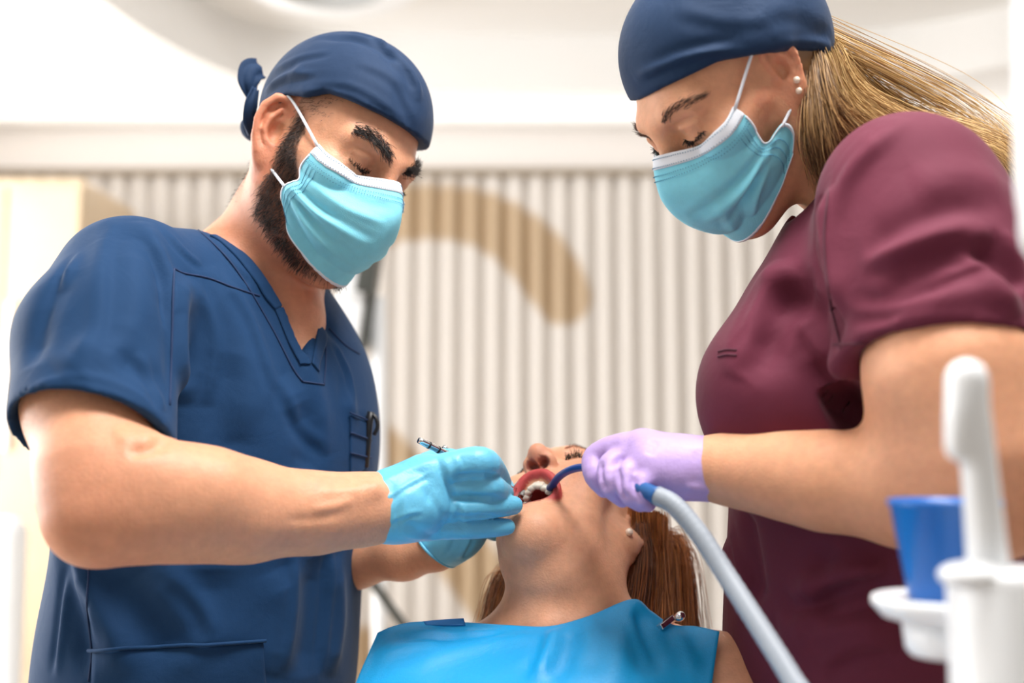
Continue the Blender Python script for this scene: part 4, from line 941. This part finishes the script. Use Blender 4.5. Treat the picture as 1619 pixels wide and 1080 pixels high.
# ---- the dental chair under her
ch = empty('dental_chair', (.03, .6, 0), 'beige upholstered dental chair under the lying patient', 'dental chair')
bc = midS + Dp * .30 - Np * .19
ff = Field(bc - .5, bc + .5, .012); ff.box(bc, RP, (.15, .045, .28), .04, k=.02); ff.mesh(1).obj('backrest', m_uphol, ch)
sc_ = hipc + V3(0, -.22, -.14)
ff = Field(sc_ - .6, sc_ + .6, .014); ff.box(sc_, np.eye(3), (.19, .34, .05), .04); ff.mesh(1).obj('seat', m_uphol, ch)
hc = H2.w(-.150, -.01, .035); ff = Field(hc - .16, hc + .16, .008); ff.box(hc, H2.R, (.024, .055, .05), .022); ff.mesh(1).obj('headrest', m_uphol, ch)
tube([hc - H2.R[:, 0] * .0, bc - Dp * .26], .012, 10).obj('headrest_post', m_dark, ch)
bevel(cube((sc_[0], sc_[1] + .05, sc_[2] / 2 - .02), (.10, .14, sc_[2] / 2 - .03)).obj('pedestal', m_white, ch, False), .03); bevel(cube((sc_[0], sc_[1] + .05, .03), (.13, .38, .03)).obj('base_plate', m_white, ch, False), .02)

# ------------------------------------------------------------------ the assistant in maroon
wom = empty('person', (.36, 1.12, 0), 'woman in maroon scrubs and navy cap holding a suction tube in purple gloves', 'person')
H3 = Head(frame((-.659, -.22, -.719), (.387, -.919, -.073)), V3(.2090, 1.072, .3500 + CAMZ), .96)
wSL, wSR = W(1452, 348, .985), W(1325, 455, 1.27)
Lw = unit(wSL - wSR); Uw = V3(-.10, -.0, 1); Uw = unit(Uw - Lw * (Uw @ Lw)); Fw_ = np.cross(Lw, Uw); Fw_ = Fw_ if Fw_[0] < 0 else -Fw_
RW = np.stack([Lw, Fw_, Uw], 1)
NW = W(1378, 312, 1.14)
arm = [(wSL, .060), S(1515, 600, .90, 132), S(1560, 720, .875, 104), S(1568, 790, .872, 78), S(1490, 775, .905, 84), S(1420, 769, .93, 80), S(1300, 760, .968, 67), S(1220, 750, .995, 53), S(1155, 742, 1.02, 44), S(1100, 738, 1.03, 44)]
f = Field((.06, .80, 1.0), (.50, 1.50, 1.72), .0026)
H3.skull(f, True, cran=((-.030, 0, .032), (.092, .073, .082))); e3 = H3.ear(f, 1, .92, .3); H3.ear(f, -1, .92, .3)
f.chain([(H3.w(-.025, 0, -.03), .052), (H3.w(-.03, 0, -.08), .050), (NW, .05), (NW + V3(.02, 0, -.08), .065)], .025)
f.chain([(H3.w(-.012, .05, -.045), .014), (W(1325, 375, 1.10), .013)], .03); f.chain([(H3.w(.05, 0, -.09), .028), (H3.w(.0, 0, -.085), .03)], .03)
f.chain(arm[:4], .01, kin=.03); f.chain(arm[3:], .035, kin=.03)
f.chain([(wSR, .05), W(1330, 700, 1.34) is not None and (W(1345, 720, 1.33), .04), (W(1300, 900, 1.27), .026)], .02, kin=.02)
f.ell(W(1390, 520, 1.13), RW, (.11, .07, .12), .03)
wb = f.mesh(2)
base = np.array(srgb(222, 162, 126)); c = np.tile(base, (len(wb.V), 1)); lv = H3.l(wb.V); x, y, z = lv.T; nh = np.linalg.norm(lv, axis=1) < .2
c = blend(c, nh * np.exp(-((x - .055) ** 2 + (np.abs(y) - .05) ** 2 + (z + .02) ** 2) / .0016) * .3, srgb(212, 128, 98)); c = blend(c, nh * (np.abs(y) > .0705) * .3, srgb(214, 125, 100))
c = blend(c, sm(.1, .02, np.linalg.norm(wb.V - arm[3][0], axis=1)) * .25, srgb(206, 130, 105)); wb.col = c
wb.obj('body', m_skin, wom)
m_brow = mat('brown_brow_hair', srgb(96, 68, 54), .55)
hairs(wb, [(1047, 197), (1058, 178), (1082, 164), (1112, 153)], 230, .008, .00024, (.95, .1), .12, .0042, 41).obj('eyebrow', m_brow, wom)
hairs(wb, [H3.w(.090, -.012, .024), H3.w(.086, -.028, .032), H3.w(.072, -.046, .030)], 200, .008, .00024, (.95, -.1), .12, .0042, 42, False).obj('eyebrow', m_brow, wom)
for sy, sdn in ((1, 43), (-1, 44)):
    hairs(wb, [H3.w(.0845, sy * .019, .0035), H3.w(.0885, sy * .031, -.0005), H3.w(.0805, sy * .047, .003)], 110, .006, .0004, (.3, -.2 * sy), .2, .0012, sdn, False).obj('eyelashes', m_hairblack, wom)
for a_, b_ in ((-.001, -.030), (.004, -.020)):
    q = e3(a_, b_, .0065); ff = Field(q - .008, q + .008, .0009); ff.ell(q, np.eye(3), (.0034,) * 3); ff.mesh(1).obj('earring', m_gold, wom)

# ---- maroon top
f = Field((.10, .80, .74), (.62, 1.45, 1.56), .0036)
f.ell(W(1378, 655, 1.125), RW, (.160, .122, .185), .05)
f.ell(W(1390, 900, 1.125), RW, (.165, .130, .24), .08)
f.ell(W(1400, 1150, 1.125), RW, (.18, .15, .24), .08)
for dd, xx in ((1.06, 1212), (1.19, 1225)): f.ell(W(xx, 630, dd), RW, (.075, .065, .08), .05)
f.chain([(wSL, .068), (NW + V3(.02, 0, -.06), .075), (wSR, .06)], .05)
f.chain([(W(1375, 330, 1.12), .055), (W(1300, 480, 1.08), .06)], .06)
f.chain([(wSL + [-.01, 0, .018], .075), S(1472, 440, .955, 150), S(1502, 600, .91, 172)], .03, kin=.04)
f.chain([(wSR, .064), S(1310, 640, 1.33, 90)], .03)
pw = W(1480, 582, .915); ahw = unit(W(1515, 600, .90) - wSL + V3(-.03, 0, -.06))
def bey(X, Y, Z):
    d = (X - pw[0]) * ahw[0] + (Y - pw[1]) * ahw[1] + (Z - pw[2]) * ahw[2]; r = np.sqrt((X - pw[0] - .05) ** 2 + (Y - pw[1] + .02) ** 2 + (Z - pw[2]) ** 2) - .155
    return np.maximum(-d, r)
f.put(bey, pw - .2, pw + .2, .003, sub=True)
f.chain([S(1495, 500, .93, 125), S(1512, 610, .90, 150)], .006, sub=True)
f.chain([(H3.w(-.03, 0, -.06), .06), (NW, .064), (W(1310, 350, 1.1), .035)], .008, sub=True)
f.cut(lambda X, Y, Z: .82 - Z + 0 * X + 0 * Y)
tw = f.mesh(2)
folds(tw, [
    ([(1420, 185), (1350, 260), (1310, 350), (1300, 440)], .004, .010), ([(1300, 310), (1290, 400), (1300, 470), (1330, 540)], -.010, .009), ([(1315, 300), (1318, 400), (1335, 500)], .006, .008),
    ([(1380, 420), (1460, 380), (1560, 350)], .004, .010), ([(1390, 460), (1480, 420), (1600, 400)], -.005, .009), ([(1370, 400), (1450, 350), (1580, 320)], -.004, .011), ([(1400, 500), (1500, 470), (1610, 470)], .004, .009),
    ([(1510, 400), (1560, 450), (1610, 520)], .005, .009), ([(1540, 380), (1590, 420), (1619, 460)], -.006, .008), ([(1350, 480), (1420, 470), (1500, 440)], -.003, .008), ([(1440, 300), (1520, 280), (1600, 300)], .003, .014),
    ([(1240, 410), (1190, 500), (1160, 600)], .004, .012), ([(1280, 420), (1230, 520), (1180, 600)], -.005, .012), ([(1250, 480), (1290, 560), (1380, 600)], .004, .012), ([(1300, 560), (1350, 640), (1420, 680)], -.006, .012),
    ([(1140, 800), (1155, 880), (1180, 960)], .006, .010), ([(1175, 800), (1190, 880), (1200, 960)], -.005, .010), ([(1250, 950), (1320, 910), (1400, 900)], .006, .008), ([(1240, 975), (1330, 940), (1420, 930)], -.006, .010), ([(1230, 1000), (1320, 990), (1420, 1000)], .005, .012), ([(1290, 860), (1310, 920), (1300, 980)], -.004, .010),
    ([(1215, 470), (1265, 480), (1312, 520)], -.006, .014), ([(1180, 520), (1250, 560), (1330, 600)], -.004, .014), ([(1200, 440), (1250, 440), (1295, 470)], .004, .010),
    ([(1425, 190), (1345, 270), (1318, 360), (1310, 460)], .0024, .006, 1), ([(1360, 430), (1440, 400), (1530, 370)], .0022, .006, 1), ([(1400, 480), (1490, 440), (1600, 420)], .0026, .006, 1), ([(1520, 400), (1560, 450), (1600, 520)], .0028, .006, 1), ([(1580, 360), (1600, 410), (1615, 450)], .002, .005, 1), ([(1340, 500), (1420, 490), (1480, 470)], .0018, .005, 1),
    ([(1235, 420), (1190, 500), (1165, 580)], .0018, .006, 1), ([(1290, 440), (1250, 520), (1215, 570)], .0022, .006, 1), ([(1250, 500), (1300, 570), (1370, 610)], .002, .006, 1), ([(1150, 810), (1165, 880), (1185, 950)], .0022, .005, 1), ([(1280, 960), (1340, 920), (1400, 905)], .003, .005, 1), ([(1250, 1000), (1340, 960), (1410, 950)], .003, .006, 1), ([(1300, 1060), (1360, 1030), (1420, 1030)], .002, .006, 1)], 1.7)
wt = tw.obj('scrub_top', m_maroon, wom)
seam(tw, [(1310, 300), (1303, 380), (1312, 470), (1330, 550)]).obj('seam', m_seamm, wt)
seam(tw, [(1136, 556), (1150, 553), (1165, 554)]).obj('seam', m_seamm, wt); seam(tw, [(1136, 564), (1150, 561), (1165, 562)]).obj('seam', m_seamm, wt)
seam(tw, [(1318, 545), (1400, 540), (1500, 528), (1612, 508)]).obj('seam', m_seamm, wt)
f = Field((.1, .85, .04), (.7, 1.45, .95), .012); hb = W(1400, 1150, 1.125) * [1, 1, 0]
for sg in (-1, 1): f.chain([(hb + Lw * [1, 1, 0] * sg * .085 + [0, 0, .86], .095), (hb + Lw * [1, 1, 0] * sg * .085 + [0, 0, .45], .07), (hb + Lw * [1, 1, 0] * sg * .085 + [0, 0, .08], .058)], .03)
f.mesh(2).obj('trousers', mat('maroon_trousers', srgb(90, 36, 56), .8), wom)
for sg in (-1, 1):
    hp = hb + Lw * [1, 1, 0] * sg * .085
    f = Field(hp + [-.25, -.2, 0], hp + [.2, .2, .13], .007); f.chain([(hp + [0, 0, .05], .045), (hp + Fw_ * [1, 1, 0] * .13 + [0, 0, .04], .036)], .02); f.cut(lambda X, Y, Z: .004 - Z + 0 * X + 0 * Y); f.mesh(1).obj('shoe', m_shoe, wom)
# ---- cap
f = Field(H3.T - .17, H3.T + .19, .0026)
f.ell(H3.w(-.036, 0, .042), H3.R, (.098, .081, .090), .02); f.ell(H3.w(.010, 0, .042), H3.R, (.070, .071, .080), .02); f.ell(H3.w(-.055, 0, .015), H3.R, (.075, .078, .080), .02)
for y in (-1, 1): f.ell(H3.w(-.022, y * .072, .034), H3.R, (.030, .017, .025), .015)
R3, T3 = H3.R, H3.T
def brim3(X, Y, Z):
    x = (X - T3[0]) * R3[0, 0] + (Y - T3[1]) * R3[1, 0] + (Z - T3[2]) * R3[2, 0]; z = (X - T3[0]) * R3[0, 2] + (Y - T3[1]) * R3[1, 2] + (Z - T3[2]) * R3[2, 2]
    return (np.interp(x, [-.12, -.09, -.06, -.01, .03, .07, .12], [-.062, -.05, -.02, .016, .042, .054, .058]) - z) * .8
f.cut(brim3, .002); f.ell(H3.w(-.030, 0, .032), H3.R, np.array((.094, .075, .084)) * .965, .002, sub=True)
cw = f.mesh(2); folds(cw, [([(1005, 128), (1080, 97), (1170, 77)], .002, .004, 1), ([(1230, 75), (1300, 72), (1338, 95)], .0015, .004, 1), ([(1060, 20), (1150, 40), (1240, 35)], .001, .006, 1), ([(1010, 120), (1080, 92), (1160, 78)], .003, .004), ([(1020, 110), (1090, 80), (1180, 62)], -.003, .005), ([(1250, 70), (1310, 50), (1330, 20)], -.002, .006), ([(1290, 90), (1330, 60), (1340, 30)], .002, .005), ([(1200, 30), (1280, 40), (1330, 80)], -.002, .006)])
cwo = cw.obj('scrub_cap', m_navycap, wom)
q = cw.near(W(1330, 92, np.dot(H3.w(-.1, .03, .0) - C_O, C_F)))[0]; ff = Field(q - .03, q + .03, .002); ff.ell(q, H3.R, (.008, .012, .012)); ff.mesh(1).obj('knot', m_navycap, cwo)
# ---- mask
def adj3(rows):
    for k, v in ((2, (.046, .067, -.026)), (3, (.046, .068, -.044)), (4, (.020, .071, -.042)), (5, (.014, .068, -.056)), (6, (.026, .060, -.074))): rows[k][0][:] = v
m3, mo3 = make_mask(H3, 1, wom, [([(.02, .55), (.2, .52), (.45, .50)], -.003, .004), ([(.02, .60), (.22, .60), (.42, .60)], .003, .004), ([(.04, .62), (.2, .66), (.42, .72)], -.003, .004), ([(.06, .6), (.2, .72), (.3, .86)], .003, .004), ([(.1, .58), (.26, .72), (.36, .9)], -.003, .004), ([(.3, .52), (.34, .7), (.42, .85)], .0025, .004), ([(.95, .56), (.8, .52), (.55, .50)], -.003, .004)],
    [(-.006, .0775, .034), (-.022, .0775, .030), (-.031, .075, .005), (-.024, .070, -.022), (-.010, .069, -.034)], body=wb, adj=adj3)
# ---- blond hair: swept back from the nape over the far shoulder
bl = [srgb(146, 106, 62), srgb(240, 204, 142)]
ff = Field(H3.T - .16, H3.T + .16, .003); ff.ell(H3.w(-.022, 0, .028), H3.R, (.092, .077, .082), .01); ff.ell(H3.w(-.045, 0, -.03), H3.R, (.055, .064, .05), .03)
def hl3(X, Y, Z):
    x = (X - T3[0]) * R3[0, 0] + (Y - T3[1]) * R3[1, 0] + (Z - T3[2]) * R3[2, 0]; z = (X - T3[0]) * R3[0, 2] + (Y - T3[1]) * R3[1, 2] + (Z - T3[2]) * R3[2, 2]
    return np.maximum(x + .026, z - .05)
ff.cut(hl3, .006); hs = ff.mesh(2); hs.col = np.tile(np.array(srgb(120, 86, 52)), (len(hs.V), 1)); ho3 = hs.obj('hair', m_blond, wom)
tress(2400, [H3.w(-.10, .03, -.03), H3.w(-.09, .045, -.035), H3.w(-.07, .058, -.035), H3.w(-.05, .064, -.04)], [W(1415, 172, 1.20), W(1400, 185, 1.17), W(1375, 205, 1.15), W(1345, 225, 1.13)], [W(1612, 275, 1.16), W(1595, 270, 1.14), W(1560, 270, 1.12), W(1520, 300, 1.12)], .007, .00042, bl, 51, npt=24, drop=(.015, .03, -.12)).obj('hair_lock', m_blond, ho3)
tress(2000, [H3.w(-.060, .066, -.02), H3.w(-.054, .067, -.025), H3.w(-.046, .066, -.03)], [W(1314, 165, 1.05), W(1303, 195, 1.045), W(1289, 222, 1.04)], [W(1400, 225, 1.08), W(1350, 265, 1.07), W(1302, 285, 1.06)], .006, .00042, [srgb(92, 64, 40), srgb(196, 152, 98)], 52).obj('hair_lock', m_blond, ho3)
tress(1800, [H3.w(-.095, .045, -.04), H3.w(-.075, .060, -.03), H3.w(-.055, .068, -.025)], [W(1350, 145, 1.10), W(1332, 165, 1.08), W(1312, 180, 1.06)], [W(1460, 212, 1.1), W(1420, 235, 1.08), W(1370, 258, 1.07)], .006, .00042, bl, 54).obj('hair_lock', m_blond, ho3)
tress(120, [H3.w(-.09, .03, .02), H3.w(-.08, .04, .01)], [W(1500, 165, 1.22), W(1520, 175, 1.2)], [W(1612, 260, 1.18), W(1600, 290, 1.17)], .01, .0004, bl, 53, npt=24, drop=(.015, .03, -.12)).obj('hair_lock', m_blond, ho3)
# ---- purple gloves
hW = dict(
    idx=[S(990, 708, 1.045, 25), S(962, 712, 1.055, 21), S(939, 725, 1.058, 18.5), S(940, 752, 1.045, 17), S(956, 774, 1.045, 14)],
    mid=[S(1005, 722, 1.035, 25), S(982, 727, 1.036, 21), S(964, 738, 1.03, 19.5), S(966, 768, 1.02, 18), S(984, 789, 1.03, 14)],
    rng=[S(1022, 735, 1.025, 25), S(1004, 742, 1.02, 20), S(989, 752, 1.012, 19), S(995, 781, 1.005, 17), S(1012, 797, 1.02, 13)],
    pin=[S(1038, 745, 1.02, 22), S(1026, 754, 1.01, 18), S(1014, 765, 1.005, 16.5), S(1014, 787, 1.0, 14.5), S(1026, 798, 1.015, 12)],
    thb=[S(1050, 730, 1.06, 22), S(1000, 722, 1.085, 20), S(960, 725, 1.095, 17), S(934, 734, 1.10, 14)])
palW = [[S(1120, 742, 1.03, 44), S(1080, 738, 1.03, 42), S(1030, 730, 1.03, 42)], [S(1068, 728, 1.03, 32), S(1014, 706, 1.042, 28)], [S(1080, 752, 1.02, 34), S(1030, 748, 1.02, 32)]]
cuffW = W(1152, 742, 1.02); fwW = unit(W(1090, 738, 1.03) - cuffW)
f = glove(list(hW.values()), palW, (cuffW, .03), -fwW, .03, .0018, m_gpurp, wom, k=.003)
f.chain([(cuffW - fwW * .004, 53 * 1.02 / F_PX), S(1125, 741, 1.025, 47), S(1090, 738, 1.03, 42)], .012)
f.put(lambda X, Y, Z: ((X - cuffW[0]) * fwW[0] + (Y - cuffW[1]) * fwW[1] + (Z - cuffW[2]) * fwW[2]) + 0 * X, cuffW - .06, cuffW + .06, .002, sub=True)
f.chain([(cuffW - fwW * .02, .0285), (cuffW + fwW * .010, .026)], .003, sub=True)
gw = f.mesh(2)
folds(gw, [([(951, 728), (949, 752), (958, 778)], -.0035, .0022), ([(977, 740), (978, 768), (990, 792)], -.0035, .0022), ([(1001, 752), (1004, 775), (1012, 796)], -.003, .0022), ([(1130, 700), (1126, 740), (1132, 780)], -.0018, .003), ([(1142, 695), (1140, 740), (1145, 782)], .0016, .003), ([(1040, 695), (1030, 710), (1025, 720)], -.0014, .003), ([(1080, 770), (1100, 772), (1130, 778)], .0016, .003), ([(1100, 710), (1105, 745), (1100, 770)], -.001, .004), ([(985, 720), (975, 745), (985, 770)], -.002, .003)])
gwo = gw.obj('glove', m_gpurp, wom)
tube([cuffW - fwW * .001 + (math.cos(a) * unit(np.cross(fwW, V3(0, 1, 0))) + math.sin(a) * unit(np.cross(fwW, np.cross(fwW, V3(0, 1, 0))))) * .0302 for a in np.linspace(0, 2 * math.pi, 40)], .0014, 8, caps=False).obj('cuff_bead', m_gpurp, gwo)
# far hand, hidden behind her body
q0 = W(1300, 900, 1.27); dv = unit(V3(-.2, -.1, -1)); sv = unit(np.cross(dv, V3(1, 0, 0))); f = Field(q0 - .2, q0 + .12, .003)
f.chain([(q0, .028), (q0 + dv * .05, .034), (q0 + dv * .08, .032)], .01)
for i in range(4): b0 = q0 + dv * .085 + sv * (.024 - .016 * i); f.chain([(b0, .0105), (b0 + dv * .035, .0095), (b0 + dv * .055 + V3(-.012, 0, 0), .0085), (b0 + dv * (.07 - .004 * i) + V3(-.03, 0, 0), .0075)], .004)
f.chain([(q0 + dv * .03 + sv * .02, .014), (q0 + dv * .065 + sv * .045, .011), (q0 + dv * .09 + sv * .045, .009)], .006)
f.mesh(2).obj('glove', m_gpurp, wom)

# ------------------------------------------------------------------ instruments
t_ = empty('dental_probe', W(662, 696, 1.13), 'thin steel probe with dark end held in the blue gloved fingers', 'probe')
pa_, pb_ = W(662, 696, 1.115), W(800, 764, 1.165)
pts = resamp([pa_, pb_], 30); tube(pts[:22], np.interp(np.arange(22), [0, 2, 14, 18, 21], [.0030, .0034, .0034, .0028, .0014]), 14).obj('handle', m_steel, t_)
tube(resamp([pts[21], W(800, 762, 1.165), W(810, 770, 1.18), W(818, 772, 1.195)], 14), np.linspace(.0013, .0005, 14), 8).obj('tip', m_steel, t_)
for k in (3, 6, 9, 12): tube([pts[k], pts[k] + (pts[k + 1] - pts[k]) * .5], .0037, 14).obj('grip_ring', m_black, t_)
t_ = empty('mouth_mirror', W(797, 790, 1.15), 'steel mouth mirror angled into the open mouth from the gloved hands', 'mouth mirror')
mp = resamp([W(700, 706, 1.155), W(745, 742, 1.16), W(790, 783, 1.155)], 20); tube(mp, .0026, 12).obj('handle', m_steel, t_)
tube(resamp([mp[-1], W(798, 790, 1.155), W(812, 790, 1.17), W(822, 778, 1.195)], 16), np.linspace(.0022, .001, 16), 10).obj('neck', m_steel, t_)
cm = W(826, 772, 1.20); nm = unit(V3(.2, -.8, .55)); lathe([(0, -.0012), (.0085, -.0012), (.0095, 0), (.0085, .0008), (0, .0008)], cm, nm, 28, False).obj('mirror_head', m_mirror, t_)
# suction: blue tube, handpiece, grey hose
t_ = empty('suction_hose', W(1025, 785, 1.03), 'grey suction hose with blue tip held by the purple glove', 'suction hose')
tube(resamp([W(866, 775, 1.19), W(873, 768, 1.175), W(884, 754, 1.155), W(902, 743, 1.13), W(926, 739, 1.11), W(960, 745, 1.08), W(1002, 766, 1.005)], 40), 6.2 * 1.14 / F_PX, 14).obj('tip_tube', m_navypl, t_)
hp0, hp1 = W(1006, 768, 1.005), W(1040, 785, .988)
tube(resamp([hp0, hp1], 10), np.interp(np.arange(10), [0, 2, 7, 9], [.005, .007, .0074, .0086]), 18).obj('handpiece', m_bluepl, t_)
hz = resamp([W(1037, 783, .99), W(1066, 799, .98), W(1104, 842, .965), W(1150, 912, .94), W(1200, 990, .90), W(1250, 1070, .86), W(1300, 1160, .82), W(1340, 1400, .75), V3(.235, .66, .75), V3(.25, .645, .5)], 160)
tube(hz, .0086 + .0002 * np.sin(np.arange(160) * 2.2), 18).obj('hose', m_hose, t_)

# ------------------------------------------------------------------ cup-filler unit in front
DU = .64
un = empty('spittoon_unit', (W(1590, 1000, DU)[0], W(1590, 1000, DU)[1], 0), 'white spittoon post with tall cup filler spout in the right foreground', 'spittoon')
cpt = W(1592, 900, DU); rp = 92 * DU / F_PX
lathe([(0, 0), (.10, 0), (.10, .03), (rp * 1.2, .07), (rp, .2), (rp, cpt[2] - .006), (rp * .96, cpt[2] - .002), (rp * .9, cpt[2]), (0, cpt[2])], (cpt[0], cpt[1], 0), n=48, cap=False).obj('post', m_white, un)
f = Field(W(1400, 1000, DU) + [-.06, -.14, -.08], W(1619, 500, DU) + [.08, .14, .06], .0022)
f.chain(rs([S(1564, 915, DU, 33), S(1553, 790, DU, 29), S(1543, 690, DU, 27), S(1529, 600, DU, 29)]), .004, kin=.0005)
f.chain(rs([S(1528, 600, DU, 29), S(1521, 650, DU - .003, 27), S(1516, 708, DU - .004, 22)]), .006, kin=.0005)
sp = f.mesh(2); sp.obj('spout', m_white, un)
f = Field(W(1500, 930, DU) - .07, W(1540, 900, DU) + .07, .002); f.ell(W(1536, 910, DU - .01), np.eye(3), (.018, .018, .008)); f.mesh(1).obj('spout_collar', m_white, un)
DC = .72
cc = W(1500, 960, DC); rs = 118 * DC / F_PX
lathe([(0, -.008), (rs * .55, -.010), (rs * .86, -.006), (rs, .002), (rs * .99, .006), (rs * .94, .007), (rs * .8, .003), (0, .003)], cc, n=56, cap=False).obj('cup_holder', m_white, un)
lathe([(.0, -.030), (.024, -.030), (.027, -.026), (.029, -.008), (.0, -.008)], cc, n=40, cap=False).obj('holder_stem', m_white, un)
tube([cc + [0, 0, -.017], (cpt[0], cpt[1], cc[2] - .017)], .010, 16).obj('holder_bracket', m_white, un)
cup = empty('cup', cc + [0, 0, .004], 'blue plastic rinsing cup standing on the white holder', 'cup')
z0, zr = .004, (W(1500, 792, DC)[2] - cc[2]); rr = 86 * DC / F_PX; rb = 60 * DC / F_PX
lathe([(0, z0), (rb, z0), (rb + .0005, z0 + .003), (rr * .97, zr - .004), (rr * 1.02, zr - .003), (rr * 1.03, zr), (rr * .98, zr + .001), (rr * .94, zr - .004), (rb - .002, z0 + .004), (0, z0 + .003)], cc, n=56, cap=False).obj('cup_body', m_cup, cup)
# white arm at the right edge
t_ = empty('unit_arm', W(1640, 300, .55), 'white ceiling mounted lamp arm at the upper right edge', 'lamp')
ta = W(1641, -400, .60)
lathe([(0, -.02), (.06, -.02), (.06, 0), (0, 0)], (ta[0], ta[1], Z_CEIL), n=32, cap=False).obj('ceiling_rose', m_white, t_)
te = W(2050, 460, .60); lathe([(0, .03), (.03, .03), (.06, .0), (.075, -.03), (.07, -.034), (0, -.03)], te, n=40, cap=False).obj('lamp_head', m_white, t_)
tube(resamp([V3(ta[0], ta[1], Z_CEIL - .01), V3(ta[0], ta[1], 2.1), ta, W(1641, 0, .60), W(1643, 200, .60), W(1650, 330, .60), W(1690, 400, .60), W(2000, 430, .60)], 40), .0125, 20).obj('tube', m_white, t_)
# single hairs nobody could count
for o in bpy.data.objects:
    if o.name.split('.')[0] in ('eyelashes', 'eyebrow', 'beard', 'temple_hair', 'nape_hair', 'hair_lock'): o['kind'] = 'stuff'
